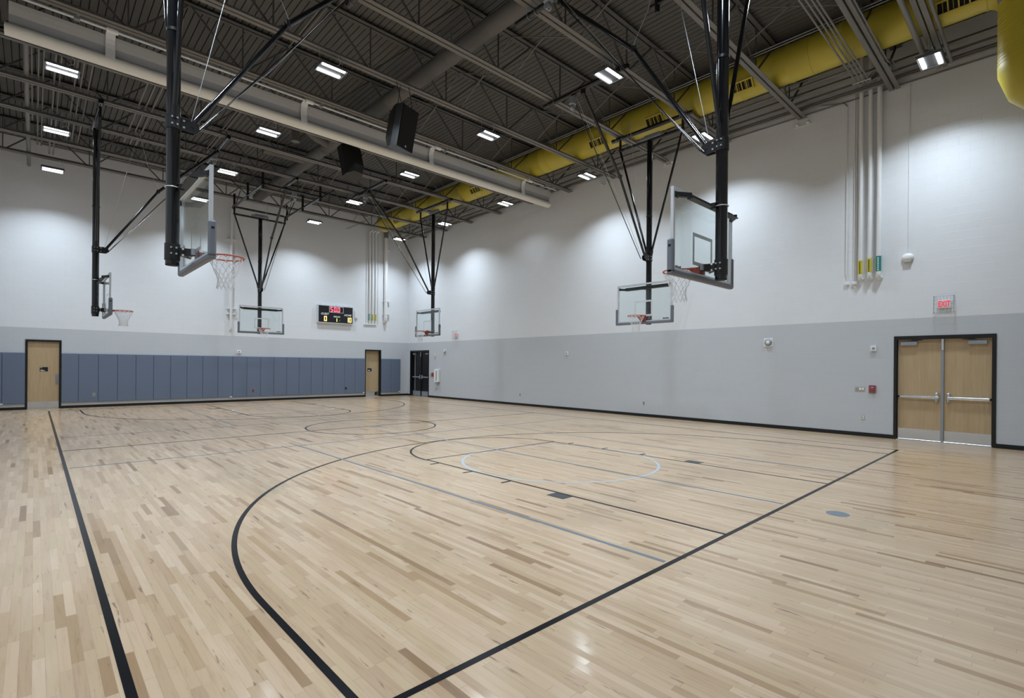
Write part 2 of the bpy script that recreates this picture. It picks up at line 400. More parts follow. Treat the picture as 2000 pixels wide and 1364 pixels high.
# ---------------------------------------------------------------- court markings (parts of the floor)
LW = 0.05; Z0 = 0.0002; Z1 = 0.0016
def strip(b, x0, y0, x1, y1, z=0.0): b.box((x0, y0, Z0), (x1, y1, Z1+z))
def arc(b, cx, cy, r, a0, a1, n=96, wd=LW, z=0.0):
    vs = []; fs = []
    for i in range(n+1):
        a = a0+(a1-a0)*i/n
        for q in (r-wd/2, r+wd/2):
            for zz in (Z0, Z1+z): vs.append((cx+q*math.cos(a), cy+q*math.sin(a), zz))
    for i in range(n):
        k = 4*i; fs += [(k+1, k+3, k+7, k+5), (k, k+4, k+6, k+2), (k, k+1, k+5, k+4), (k+2, k+6, k+7, k+3)]
    b.add(vs, fs)
CX0, CX1, CY0, CY1 = 0.39, 13.87, 2.39, 24.86; CXM, CYM = 7.17, 13.56
b = MB(); h = LW/2
strip(b, CX0-h, CY0-h, CX1+h, CY0+h); strip(b, CX0-h, CY1-h, CX1+h, CY1+h)
strip(b, CX0-h, CY0+h, CX0+h, CY1-h); strip(b, CX1-h, CY0+h, CX1+h, CY1-h)
b.build('boundary_line', M['lineb'], fl)
b = MB(); strip(b, CX0+h, CYM-h, CX1-h, CYM+h, .0001); b.build('half_court_line', M['lineb'], fl)
b = MB(); arc(b, CXM, CYM, 1.80, 0, 2*PI, z=.0002); b.build('center_circle', M['lineb'], fl)
for sgn, yb in ((1, CY0), (-1, CY1)):
    hy = yb+sgn*1.62; R = 5.92
    b = MB(); arc(b, CXM, hy, R, 0 if sgn > 0 else PI, PI if sgn > 0 else 2*PI, 160, z=.0003)
    for sx in (-1, 1): strip(b, CXM+sx*R-h, min(yb+sgn*h, hy), CXM+sx*R+h, max(yb+sgn*h, hy), .0003)
    b.build('three_point_line', M['lineb'], fl)
    ft = yb+sgn*5.71; b = MB()
    for sx in (-1, 1): strip(b, CXM+sx*1.775-h*.8, min(yb+sgn*h, ft), CXM+sx*1.775+h*.8, max(yb+sgn*h, ft), .0004)
    strip(b, CXM-1.775, ft-h*.8, CXM+1.775, ft+h*.8, .0005)
    arc(b, CXM, ft, 1.795, 0 if sgn > 0 else PI, PI if sgn > 0 else 2*PI, 72, .042, .0006)
    for sx in (-1, 1):
        for dy in (3.37, 4.32, 5.28): strip(b, CXM+sx*1.80, yb+sgn*dy-.025, CXM+sx*1.98, yb+sgn*dy+.025, .0004)
    b.build('free_throw_lane', M['lineb'], fl)
    b = MB()
    for sx in (-1, 1): strip(b, CXM+sx*1.80, yb+sgn*2.12, CXM+sx*2.00, yb+sgn*2.42, .0007)
    b.build('lane_block', M['lineg'], fl)
    b = MB(); arc(b, CXM+.06, yb+sgn*4.02, 1.81, 0, 2*PI, 96, .05, .0); b.build('pale_circle', M['linew'], fl)
    b = MB(); y0 = yb+sgn*h; y1 = yb+sgn*8.90
    for sx in (-1, 0, 1): strip(b, CXM+sx*2.95-.022, min(y0+sgn*.03, y1), CXM+sx*2.95+.022, max(y0+sgn*.03, y1), .0009)
    strip(b, CX0+.05, y1-.022, CX1-.05, y1+.022, .0010)
    b.build('practice_court_line', M['linebl'], fl)
    b = MB(); vs = [(CXM+.03+.125*math.cos(2*PI*k/32), yb-sgn*.56+.125*math.sin(2*PI*k/32)) for k in range(32)]
    b.prism(vs, 2, Z0, Z1); b.build('floor_dot', M['linebl'], fl)
b = MB(); b.prism([(CXM+.16*math.cos(2*PI*k/32), CYM+.12+.16*math.sin(2*PI*k/32)-.25) for k in range(32)], 2, Z0, Z1+.001); b.build('floor_dot', M['linebl'], fl)

# ---------------------------------------------------------------- roof joists
JY = [24.15, 22.15, 20.01, 17.87, 15.72, 13.60, 11.42, 9.28, 7.14, 5.00, 2.86, 0.72]
ords = ['closest to the scoreboard wall', 'second from the scoreboard wall', 'third from the scoreboard wall', 'fourth from the scoreboard wall', 'just behind the rolled curtain',
        'just in front of the rolled curtain', 'above the near loudspeaker', 'eighth from the scoreboard wall', 'ninth from the scoreboard wall', 'ending left of the wall pipes',
        'just left of the near right light', 'nearest the camera']
nodes = [-0.82+2.24*k for k in range(8)]
def joist():
    r = empty('roof_joist', (XL, 0, ZB))
    x0, x1 = XL+.05, 15.93
    b = MB()
    for s in (-1, 1): b.box((x0, s*.012, ZD-.085), (XR-.01, s*.115, ZD-.072)); b.box((x0, s*.012, ZD-.085), (XR-.01, s*.020, ZD-.004))
    b.build('top_chord', M['web'], r)
    b = MB()
    for s in (-1, 1): b.box((x0, s*.014, ZB), (x1, s*.115, ZB+.012)); b.box((x0, s*.014, ZB), (x1, s*.024, ZB+.10))
    b.build('bottom_chord', M['steel'], r)
    b = MB(); zt, zb = ZD-.06, ZB+.05
    for i, nx in enumerate(nodes):
        if nx < x0: continue
        b.bar((nx, 0, zb), (nx, 0, zt), .028, .028)
        for s in (-1, 1):
            tx = nx+s*1.12
            if tx < XR-.05: b.bar((nx+s*.06, .008*s, zb), (tx, .008*s, zt), .034, .038)
    b.bar((14.92, 0, zb), (XR-.05, 0, zt), .04, .04)
    b.build('web', M['web'], r)
    return r
j0 = joist()
for i, y in enumerate(JY):
    o = j0 if i == 0 else copy_tree(j0)
    o.location = (XL, y, ZB)
    tag(o, 'dark grey open-web steel roof joist, '+ords[i], 'joist', 'open-web steel roof joists')
# fix local coordinates of the joist parts (they were built around y=0)
OFF[j0.name] = Vector((XL, 0, ZB))
# bridging rods between joists
def bridging(x, z, lab):
    b = MB()
    for dx in (-.05, .05): b.bar((x+dx, .2, z), (x+dx, 25.9, z), .03, .012)
    tag(b.build('bridging_angle', M['steel']), lab, 'ceiling brace', 'bridging angles across the joists')
bridging(4.78, ZD-.10, 'thin steel bridging line across the joist tops, left of the grey duct')
bridging(8.02, ZD-.10, 'thin paired steel bridging line beside the grey duct')
bridging(12.1, ZB+.12, 'thin steel bridging line left of the yellow duct')
for x, lab in ((8.6, 'right of the grey duct'), (11.6, 'left of the yellow duct')):
    b = MB()
    for i, y in enumerate(JY[:-1]):
        y2 = JY[i+1]; b.bar((x, y-.02, ZD-.1), (x, y2+.02, ZB+.06), .022, .022); b.bar((x, y-.02, ZB+.06), (x, y2+.02, ZD-.1), .022, .022)
    tag(b.build('cross_bracing', M['steel']), 'line of thin crossed steel rods between the roof joists, '+lab, 'ceiling brace')

# ---------------------------------------------------------------- ducts
def duct_path(pts, r, n=28, ribs=0.0, seg=0.25):
    return MB().tube(pts, r, n, True)
DX, DZ, DR = 13.80, 9.42, 0.445
root = empty('yellow_air_duct', (DX, 13, DZ))
pts = [(DX, 25.0, DZ)]; y = 25.0
rs = [DR]
while y > 1.3:
    y -= 1.2; pts += [(DX, y+.03, DZ), (DX, y+.012, DZ), (DX, y-.012, DZ), (DX, y-.03, DZ)]; rs += [DR, DR+.012, DR+.012, DR]
MB().tube(pts, rs, 40).build('duct_run', M['yellow'], root)
ye = 1.02; er = 0.62; pts = [(DX, pts[-1][1], DZ)]
for k in range(9):
    a = (PI/2)*k/8; pts.append((DX, ye-er*math.sin(a), DZ-er+er*math.cos(a)))
pts.append((DX, ye-er, 7.62))
MB().tube(pts, DR, 40).build('duct_elbow', M['yellow'], root)
b = MB(); yy = ye-er
b.tube([(DX, yy, 7.62), (DX, yy, 7.56), (DX, yy-.10, 7.24), (DX, yy-.34, 6.98), (DX, yy-.75, 6.86), (DX, YN+.02, 6.86)], DR, 40)
b.build('duct_outlet', M['yellow'], root)
b = MB()
for q in range(16):
    z = 8.72-q*.068; b.torus((DX, yy, z), DR+.001, .0035, 2, 40, 6)
b.build('duct_seam', M['yellow'], root)
def grille(y0, y1, ang=-38):
    a = math.radians(180+38); nrm = Vector((math.cos(a), 0, math.sin(a))); up = Vector((nrm.z, 0, -nrm.x)); c = Vector((DX, (y0+y1)/2, DZ))+nrm*(DR+.01)
    L = (y1-y0)/2; H = .10
    def Q(u, v, w): return c+Vector((0, 1, 0))*u+up*v+nrm*w
    b = MB()
    def slab(bb, u0, u1, v0, v1, w0, w1):
        vs = [Q(u, v, w) for w in (w0, w1) for v in (v0, v1) for u in (u0, u1)]
        bb.add(vs, [(0, 1, 3, 2), (4, 6, 7, 5), (0, 4, 5, 1), (2, 3, 7, 6), (0, 2, 6, 4), (1, 5, 7, 3)])
    for v0, v1 in ((-H-.04, -H), (H, H+.04)): slab(b, -L-.04, L+.04, v0, v1, -.08, .035)
    for u0, u1 in ((-L-.04, -L), (L, L+.04)): slab(b, u0, u1, -H, H, -.08, .035)
    g = b.build('air_grille', M['yellow'], root)
    b = MB(); slab(b, -L, L, -H, H, -.03, .003); b.build('grille_shade_plate', M['dark'], g)  # near-black plate painting the shade inside the grille, no real hole
    b = MB(); nn = max(4, int((y1-y0)/.08))
    for k in range(1, nn): 
        u = -L+2*L*k/nn; slab(b, u-.004, u+.004, -H, H, .0, .014)
    for k in (1, 2, 3): 
        u = -L+2*L*k/4; slab(b, u-.012, u+.012, -H, H, .0, .028)
    b.build('grille_louver', M['yellow'], g)
for y0, y1 in ((1.06, 1.72), (5.42, 5.92), (8.0, 8.5), (10.05, 10.65), (16.4, 17.0), (18.6, 19.1), (22.8, 23.3)): grille(y0, y1)
b = MB()
for y in JY[:-1]:
    yy2 = y-.9; b.box((DX-.02, yy2-.02, DZ+DR-.03), (DX+.02, yy2+.02, ZD)); MB().torus((DX, yy2, DZ), DR+.002, .006, 1, 36, 6).build('duct_band', M['yellow'], root)
[q.build('duct_strap', M['steel'], root) for q in pieces(b)]
tag(root, 'long round bright yellow air duct along the right wall, with side grilles', 'duct')
# grey duct
root = empty('grey_air_duct', (7.48, 13, 9.45)); GX, GZ, GR = 7.48, 9.44, .205
pts = []; rs = []; y = 25.3
while y > -1.5: pts += [(GX, y, GZ), (GX, y-.02, GZ), (GX, y-.04, GZ)]; rs += [GR, GR+.008, GR]; y -= 1.5
MB().tube(pts, rs, 28).build('duct_run', M['greyduct'], root)
b = MB(); b.tube([(GX-.1, 17.3, GZ), (GX-.5, 17.2, GZ+.02), (GX-.85, 17.0, GZ+.06), (GX-1.0, 16.8, GZ+.2), (GX-1.02, 16.75, ZD-.12)], .16, 20)
b.build('duct_branch', M['greyduct'], root)
b = MB(); b.tube([(GX-.1, 19.3, GZ), (GX-1.6, 19.3, GZ-.02)], .16, 20); b.build('duct_branch', M['greyduct'], root)
b = MB(); b.tube([(GX-1.35, 16.9, ZB+.1), (GX-1.35, 16.9, ZD-.03)], .13, 18); b.build('duct_riser', M['greyduct'], root)
b = MB()
for y in (23.2, 19.0, 14.6, 10.3, 6.0, 1.8): b.box((GX-.012, y-.02, GZ+GR-.02), (GX+.012, y+.02, ZD-.006)); b.torus((GX, y, GZ), GR+.004, .01, 1, 28, 6)
[q.build('duct_strap', M['steel'], root) for q in pieces(b)]
tag(root, 'round grey-brown painted duct running through the middle of the roof joists', 'duct')

# ---------------------------------------------------------------- conduits and ceiling pipes
def pipe_thing(name, pts, r, m, label, cat='conduit', group=None, n=8):
    o = MB().tube(pts, r, n).build(name, m); tag(o, label, cat, group); return o
G = 'conduits along the top of the right wall'
for i, (x, z, r) in enumerate([(15.79, 9.14, .03), (15.70, 9.03, .035), (15.59, 9.22, .022), (15.46, 9.12, .03), (15.28, 9.26, .045), (15.12, 9.18, .02), (14.94, 9.30, .03), (14.76, 9.36, .02)]):
    o = ['first', 'second', 'third', 'fourth', 'fifth', 'sixth', 'seventh', 'eighth'][i]
    pipe_thing('conduit', [(x, .9 if i < 6 else 3.4, z), (x, 25.7, z)], r, M['pipe'], 'grey painted conduit high along the right wall, %s out from the block face' % o, 'conduit', G)
pipe_thing('ledge_pipe', [(15.975, -1.9, 8.98), (15.975, 7.2, 8.98)], .018, M['pipe'], 'thin horizontal pipe fixed near the top of the right block wall', 'pipe')
for i, (yy, z) in enumerate([(3.42, 8.86), (3.33, 8.86), (3.25, 8.86), (3.18, 8.86)]):
    pipe_thing('conduit', [(6.5, yy, z-.03), (14.75, yy, z-.03), (14.9, yy-.02, z-.02), (15.0, yy-.1, z+.06), (15.05, yy-.25, z+.2)], .02, M['pipe'], 'thin grey conduit crossing under the yellow duct, %s of the four-conduit bundle' % ['farthest from the camera', 'second', 'third', 'nearest to the camera'][i], 'conduit', 'four conduits crossing under the yellow duct')
MB().box((14.68, 3.12, 8.79), (14.73, 3.50, 8.805)).build('strut_bar', M['galv']); tag(bpy.data.objects['strut_bar'], 'short galvanised strut holding the four crossing conduits', 'bracket')
for i, yy in enumerate((2.70, 2.76)):
    pipe_thing('conduit', [(6.5, yy, 8.84), (14.2, yy, 8.84), (14.45, yy, 8.9), (14.6, yy, 9.05), (15.2, yy, 9.05)], .017, M['pipe'], 'thin grey conduit in the pair left of the near right light, %s' % ('nearer one', 'farther one')[i], 'conduit', 'pair of conduits crossing the duct')
pipe_thing('ceiling_pipe', [(6.5, 2.10, 8.86), (15.2, 2.10, 8.86)], .055, M['pipe'], 'thick grey painted pipe crossing the yellow duct above the near right light', 'pipe')
pipe_thing('ceiling_pipe', [(6.5, 1.72, 8.92), (15.5, 1.72, 8.92)], .035, M['pipe'], 'grey pipe right of the double beam above the near right light', 'pipe')
b = MB(); b.box((6.5, 1.80, 8.90), (15.6, 1.885, 8.98)); b.box((6.5, 1.915, 8.90), (15.6, 2.0, 8.98)); tag(b.build('double_beam', M['steel']), 'grey double steel beam crossing under the yellow duct above the near right light', 'beam')
pipe_thing('ceiling_pipe', [(.15, 25.75, 9.86), (13.2, 25.75, 9.86)], .04, M['pipe'], 'grey pipe running across the top of the scoreboard wall behind the last joist', 'pipe')
G = 'conduits along the left of the ceiling'
LC = [(-.19, .055, 14.75, 25.9), (-.09, .016, 14.75, 21.0), (.03, .02, 14.75, 21.9), (.12, .018, 14.75, 21.9), (.33, .02, 14.75, 24), (.43, .016, 14.75, 24), (.72, .018, 15.8, 22), (.84, .018, 15.8, 22), (1.0, .016, 15.8, 22.5), (2.10, .02, 14.75, 21), (2.26, .02, 14.75, 21), (2.42, .02, 14.75, 21)]
for i, (x, r, y0, y1) in enumerate(LC):
    pipe_thing('conduit', [(x, y0, ZB+.14), (x, y1, ZB+.14)] + ([(x, y1+.12, ZB+.02), (x, y1+.15, ZB-.25)] if i in (2, 3) else []), r, M['pipe'], ('thick grey pipe running lengthwise in the upper left ceiling' if i == 0 else 'thin grey lengthwise conduit in the upper left ceiling, %s from the thick pipe' % ['', 'first', 'second', 'third', 'fourth', 'fifth', 'sixth', 'seventh', 'eighth', 'ninth', 'tenth', 'eleventh'][i]), 'conduit', G)

# ---------------------------------------------------------------- light fixtures
def fixture():
    r = empty('high_bay_light', (0, 0, 8.5))
    b = MB(); b.bbox((-.31, -.21, 8.53), (.31, .21, 8.57), .01); b.box((-.30, -.075, 8.57), (.30, .075, 8.62))
    for s in (-1, 1):
        b.box((-.31, s*.205, 8.505), (.31, s*.215, 8.55)); b.box((s*.30, -.21, 8.505), (s*.31, .21, 8.55))
    b.build('housing', M['house'], r)
    for s in (-1, 1): MB().bbox((-.27, s*.14-.040, 8.505), (.27, s*.14+.040, 8.53), .008).build('led_lens', M['led'], r)
    b = MB()
    for sx in (-1, 1): b.tube([(sx*.27, 0, 8.60), (sx*.27, 0, ZB+.01)], .004, 6)
    [q.build('hanger_wire', M['cable'], r) for q in pieces(b)]
    MB().tube([(.1, .02, 8.62), (.13, .03, 8.70), (.2, .03, 8.73), (.22, .0, 8.80), (.16, .0, ZB+.02)], .007, 6).build('power_cord', M['white'], r)
    ld = bpy.data.lights.new('lamp', 'AREA'); ld.shape = 'RECTANGLE'; ld.size = .53; ld.size_y = .075; ld.energy = LAMP_W/2; ld.color = LAMP_COL; ld.spread = math.radians(LAMP_SPREAD)
    for s in (-1, 1): lo = bpy.data.objects.new('lamp', ld); C.objects.link(lo); lo.parent = r; lo.location = (0, s*.14, -.002)
    return r
f0 = fixture()
LX = [.43, 4.93, 9.67, 14.25]; LY = [24.15, 20.0, 15.72, 11.42, 7.14, 1.93]
cn = ['leftmost row', 'second row from the left', 'third row from the left', 'row along the right wall']
rn = ['closest to the scoreboard wall', 'second from the scoreboard wall', 'just behind the curtain', 'just in front of the curtain', 'second from the camera', 'nearest the camera']
dim = None
first = True
for i, x in enumerate(LX):
    for k, y in enumerate(LY):
        o = f0 if first else copy_tree(f0); first = False
        yy = y if y > 3 else (1.93 if i == 3 else 2.86)
        o.location = (x, yy, 8.5)
        if k == 2:      # the row just behind the curtain burns dimmer
            for ch in o.children:
                if ch.type == 'LIGHT':
                    if dim is None: dim = ch.data.copy(); dim.energy = LAMP_W/2*.22
                    ch.data = dim
        tag(o, 'lit twin-panel ceiling light, %s, %s' % (cn[i], rn[k]), 'ceiling light', 'high bay lights')

# ---------------------------------------------------------------- basketball goals
BT = 8.77           # height of hanging pipe
def net_mesh(cx, z0):
    b = MB(); n = 12; rows = 7
    def rad(t): return .225-.125*min(1, t*1.5)+(.02*max(0, t-.67)/.33)
    H = .44
    for i in range(n):
        for s in (-1, 1):
            pts = []
            for k in range(rows+1):
                t = k/rows; a = 2*PI*(i+s*(.5 if k % 2 else 0))/n + (0 if True else 0)
                r = rad(t)*(1+.03*math.sin(i*2.1+k)); pts.append((cx+r*math.cos(a), r*math.sin(a), z0-H*t))
            b.tube(pts, .0048, 4, False)
    return b
def goal(kind, short=False, sd=1):
    r = empty('basketball_goal', (0, 0, 3.05)); L = Vector((0, 0, -3.05))
    zt = 8.46 if kind == 1 else 8.12
    bt = BT+(.06 if sd < 0 else 0)
    def bd(b, name, m, p=r): return b.tf(Matrix.Translation(L)).build(name, m, p, world=False)
    mast = bd(MB().tube([(0, 0, 3.058), (0, 0, zt)], .082, 24), 'mast', M['black'])
    bd(MB().tube([(0, 0, 3.05), (0, 0, 3.06)], .080, 24), 'anti_glare_cap', M['dark'], mast)  # dull black cap added to keep the floor's reflection off the mast end
    b = MB()
    for z, hh in ((3.23, .11), (4.98, .09)): b.tube([(0, 0, z-hh), (0, 0, z+hh)], .092, 24)
    b.tube([(0, 0, 6.2), (0, 0, 6.24)], .09, 24); [bd(q, 'mast_collar', M['satin'], mast) for q in pieces(b)]
    b = MB()
    for z in (3.20, 3.28, 4.94, 5.03):
        for s in (-1, 1): b.tube([(.03*s, -.105, z), (.03*s, .105, z)], .012, 8); b.tube([(.10, s*.05, z), (.125, s*.05, z)], .014, 8)
    [bd(q, 'bolt', M['galv'], mast) for q in pieces(b, .02)]
    bd(MB().torus((0, 0, 4.10), .09, .008, 2, 28, 8), 'clamp_ring', M['galv'], mast)
    for s in (-1, 1):
        sb = bd(MB().tube([(0, s*.07, 5.12), (0, s*1.04, zt)], .032, 14), 'side_brace', M['black'])
        b = MB().tube([(0, s*.06, 5.02), (0, s*.095, 5.2)], .04, 12); bd(b, 'brace_end', M['satin'], sb)
    # front folding brace
    fx, fz = (3.10, 8.72) if kind == 1 else (3.10, 8.62)
    kx, kz = 1.50, 7.02
    bd(MB().tube([(.20, 0, 4.98), (kx, 0, kz)], .034, 14), 'front_brace', M['black'])
    ub = bd(MB().tube([(kx-.05, 0, kz-.06), (fx, 0, fz)], .042, 14), 'front_brace', M['black'])
    b = MB().bbox((kx-.06, -.042, kz-.07), (kx+.03, .042, kz+.04), .02).tube([(kx-.02, -.06, kz), (kx-.02, .06, kz)], .03, 12); bd(b, 'knuckle', M['satin'], ub)
    b = MB()
    for s in (-1, 1):
        b.prism([(.06, 4.90), (.24, 4.90), (.30, 4.96), (.28, 5.04), (.18, 5.07), (.06, 5.06)], 1, s*.045-.006, s*.045+.006)
    b.tube([(.22, -.06, 4.98), (.22, .06, 4.98)], .014, 10); bd(b, 'brace_bracket', M['satin'])
    # cables
    b = MB(); b.tube([(.24, .06*sd, 4.94), (1.25, .06*sd, 6.2), (fx-.1, .30*sd, fz+.02)], .0045, 6); b.tube([(.20, -.05, 5.05), (1.0, -.05, ZB-.1)], .0045, 6) 
    b.tube([(kx, .0, kz+.07), (kx-.25, -.04, kz+.55), (1.0, -.05, ZB-.25)], .005, 6)
    bd(b, 'hoist_cable', M['cable'])
    b = MB().tube([(.28, .10*sd, 4.95), (fx-.05, .36*sd, fz)], .011, 8); bd(b, 'cable_tube', M['black'])
    b = MB().bbox((fx-.10, .28*sd, fz-.20), (fx+.08, .42*sd, fz+.02), .03); b.tube([(fx, .30*sd, fz-.26), (fx, .40*sd, fz-.26)], .06, 14); b.tube([(fx, .35*sd, fz-.28), (fx-.05, .36*sd, fz-.36)], .02, 8); bd(b, 'cable_pulley', M['grey'])
    # overhead support
    b = MB(); ov = []
    if kind == 1:
        ov.append(((0, -1.34, bt), (0, 1.34, bt), .060)); ov.append(((fx, -1.34, bt), (fx, 1.34, bt), .060))
        for s in (-1, 1): b.bbox((-.03, s*1.04-.03, zt-.04), (.03, s*1.04+.03, bt), .01)
        b.tube([(0, -1.08, zt), (0, 1.08, zt)], .042, 14)
        clamps = [(0, -1.07), (0, 1.07), (fx, -1.07), (fx, 1.07)]
        b.bbox((fx-.05, -.05, fz-.06), (fx+.05, .05, bt), .015)
    else:
        rz = 8.40
        for s in (-1, 1):
            ov.append(((-.5 if short else -.12, s*1.08, rz), (1.85 if short else 3.95, s*1.08, rz), .045))
            for dx in ((-.42, 1.72) if short else (.14, 2.0, 3.84)): b.tube([(dx, s*1.08, rz-.16), (dx, s*1.08, ZB+(.16 if short else .05))], .046, 14)
            b.tube([(.3, s*1.08, rz), (1.0, s*1.08, ZB-.02)], .02, 8)
            if not short: b.tube([(2.1, s*1.12, rz), (2.1, s*1.75, ZB)], .02, 8); b.tube([(3.84, s*1.12, rz), (3.84, s*1.7, ZB)], .02, 8)
            b.bbox((-.03, s*1.04-.03, zt-.04), (.03, s*1.04+.03, rz), .01)
        ov.append(((0, -1.12, rz+.02), (0, 1.12, rz+.02), .045)); ov += [] if short else [((3.84, -1.12, rz+.02), (3.84, 1.12, rz+.02), .045)]
        ov.append(((1.6 if short else 2.6, 0, bt), (4.3, 0, bt), .055)); b.bbox((fx-.05, -.05, fz-.06), (fx+.05, .05, bt), .015)
        b.tube([(0, -1.08, zt), (0, 1.08, zt)], .042, 14)
        clamps = [(3.84, 0)]
    for p, q, rr in ov: bd(MB().tube([p, q], rr, 16), 'support_pipe', M['black'])
    [bd(q, 'support_hanger', M['satin']) for q in pieces(b)]
    b = MB()
    for (cx, cy) in clamps:
        for d in (-.1, .1):
            if kind == 1: b.torus((cx, cy+d, bt), .066, .006, 1, 20, 6)
            else: b.torus((cx+d, cy, bt), .066, .006, 0, 20, 6)
    b.bbox((-.09, -.35, zt+.06), (.02, .35, zt+.14), .015); b.tube([(-.05, -.2, zt+.16), (-.05, .3, zt+.16)], .04, 12)
    [bd(q, 'pipe_clamp', M['grey']) for q in pieces(b)]
    # backboard
    fxp = .27; W = .905; zb, zt2 = 3.10, 4.235
    gl = bd(MB().box((fxp-.006, -W+.03, zb+.03), (fxp+.006, W-.03, zt2-.03)), 'backboard', M['glass'])
    b = MB(); d0, d1 = fxp-.03, fxp+.014
    b.box((d0, -W, zt2-.045), (d1, W, zt2)); b.box((d0, -W, zb), (d1, W, zb+.045))
    for s in (-1, 1): b.box((d0, s*(W-.045), zb+.045), (d1, s*W, zt2-.045))
    bd(b, 'board_frame', M['alu'], gl)
    b = MB(); P0, P1 = fxp-.045, fxp+.045
    b.bbox((P0, -W-.045, 3.045), (P1, W+.045, 3.125), .02)
    for s in (-1, 1): b.bbox((P0, s*(W-.028), 3.06), (P1, s*(W+.045), 3.53), .02)
    pd = bd(b, 'edge_padding', M['pad'], gl)
    b = MB()
    for s in (-1, 1): b.bbox((fxp-.018, s*(W+.044), 3.42), (fxp+.018, s*(W+.048), 3.45), .002)
    bd(b, 'pad_logo', M['dark'], pd)
    b = MB(); q0, q1 = fxp+.006, fxp+.009; sw, z0, z1 = .30, 3.27, 3.73
    b.box((q0, -sw, z1-.05), (q1, sw, z1)); b.box((q0, -sw, z0), (q1, sw, z0+.05))
    for s in (-1, 1): b.box((q0, s*(sw-.05), z0+.05), (q1, s*sw, z1-.05))
    bd(b, 'target_square', M['tape'], gl)
    t = MB()
    for q in range(6): t.box((fxp+.006, .63+.032*q, 3.155), (fxp+.008, .63+.032*q+.024, 3.155+(.034 if q % 3 else .042)))
    bd(t, 'board_logo', M['satin'], gl)
    # brackets between mast and board
    b = MB()
    b.prism([(.06, 4.08), (.155, 4.08), (.155, 4.16), (.14, 4.16), (.14, 4.095), (.06, 4.095)], 1, -.70, .70)
    b.prism([(.14, 4.15), (.175, 4.15), (.175, 4.165), (.14, 4.165)], 1, -.70, .70)
    for s in (-1, 1): b.bar((.10, s*.69, 4.12), (fxp-.03, s*.86, 4.13), .05, .06); b.bbox((fxp-.045, s*.80, 4.09), (fxp-.03, s*.88, 4.17), .004)
    b.box((.05, -.10, 4.07), (.12, .10, 4.15)); [bd(q, 'top_bracket', M['satin']) for q in pieces(b)]
    b = MB(); b.bbox((.05, -.055, 3.19), (fxp-.08, .055, 3.30), .008)
    for s in (-1, 1): b.bar((.14, s*.05, 3.24), (fxp-.03, s*.14, 3.24), .02, .10)
    bd(b, 'lower_bracket', M['satin'])
    bd(MB().bbox((fxp-.075, -.16, 3.20), (fxp-.03, .16, 3.29), .006), 'mounting_plate', M['grey'])
    # rim and net
    rc = fxp+.15+.235
    rim = bd(MB().torus((rc, 0, 3.255), .23, .010, 2, 40, 8), 'rim', M['orange'])
    b = MB(); b.bbox((fxp+.01, -.09, 3.12), (fxp+.03, .09, 3.30), .004)
    b.prism([(fxp+.02, -.09), (fxp+.16, -.14), (fxp+.20, -.10), (fxp+.155, 0), (fxp+.20, .10), (fxp+.16, .14), (fxp+.02, .09)], 2, 3.240, 3.262)
    for s in (-1, 1): b.prism([(fxp+.02, 3.13), (fxp+.17, 3.235), (fxp+.17, 3.25), (fxp+.02, 3.25)], 1, s*.085-.005, s*.085+.005)
    bd(b, 'rim_plate', M['orange'], rim)
    b = MB()
    for i in range(12):
        a = 2*PI*(i+.5)/12; c, s_ = math.cos(a), math.sin(a); b.tube([(rc+.225*c-.02*s_, .225*s_+.02*c, 3.245), (rc+.225*c, .225*s_, 3.225), (rc+.225*c+.02*s_, .225*s_-.02*c, 3.245)], .004, 5)
    bd(b, 'net_hook', M['orange'], rim)
    bd(net_mesh(rc, 3.24), 'net', M['net'])
    return r
g1 = goal(1); g2 = goal(2, True); g3 = goal(2); g4 = goal(1, False, -1)
GOALS = [(g1, (1.355, 8.20, 3.10), 0, 'ceiling-hung glass basketball goal nearest the camera on the left, seen from its side'),
         (None, (1.274, 19.0, 3.11), 0, 'small distant ceiling-hung basketball goal at far left, seen edge on above the left door'),
         (g4, (13.17, 8.22, 3.03), PI, 'ceiling-hung glass basketball goal on the right side, board facing left behind the nearest right mast'),
         (None, (12.89, 18.95, 3.05), PI, 'small ceiling-hung basketball goal near the far room corner, right of the scoreboard'),
         (g2, (7.15, 3.29, 3.03), PI/2, 'large near ceiling-hung basketball goal at right, glass board seen from behind'),
         (g3, (7.23, 24.02, 3.09), -PI/2, 'ceiling-hung basketball goal in front of the back wall, left of the scoreboard')]
for src, loc, rz, lab in GOALS:
    if src is not None: o = src; last = src
    else: o = copy_tree(last)
    o.location = loc; o.rotation_euler = (0, 0, rz); tag(o, lab, 'basketball hoop', 'ceiling-hung basketball goals')

# ---------------------------------------------------------------- roll-up divider curtain
root = empty('divider_curtain', (7.5, 14.4, 8.36)); x0, x1 = -.42, 15.5; yc = 14.40
def prof(pts, th=.006):
    n = len(pts); up = []; dn = []
    for i, p in enumerate(pts):
        a = Vector(pts[max(0, i-1)]); c = Vector(pts[min(n-1, i+1)]); d = (c-a).normalized(); nn = Vector((-d.y, d.x)); up.append(tuple(Vector(p)+nn*th/2)); dn.append(tuple(Vector(p)-nn*th/2))
    return up+dn[::-1]
MB().prism(prof([(yc-.10, 8.97), (yc-.085, 8.90), (yc-.05, 8.80), (yc-.02, 8.74)]), 0, x0, x1).build('top_hem', M['hem'], root)
MB().prism(prof([(yc-.025, 8.745), (yc-.01, 8.68), (yc+.005, 8.60), (yc-.02, 8.54)]), 0, x0, x1).build('mesh_fold', M['gcloth'], root)
fold = [(yc-.02, 8.55)]+[(yc+.03-.15*math.cos(a), 8.455-.115*math.sin(a)) for a in [math.radians(t) for t in range(-40, 200, 15)]]
MB().prism(prof(fold, .008), 0, x0-.06, x1).build('bottom_fold', M['cloth'], root)
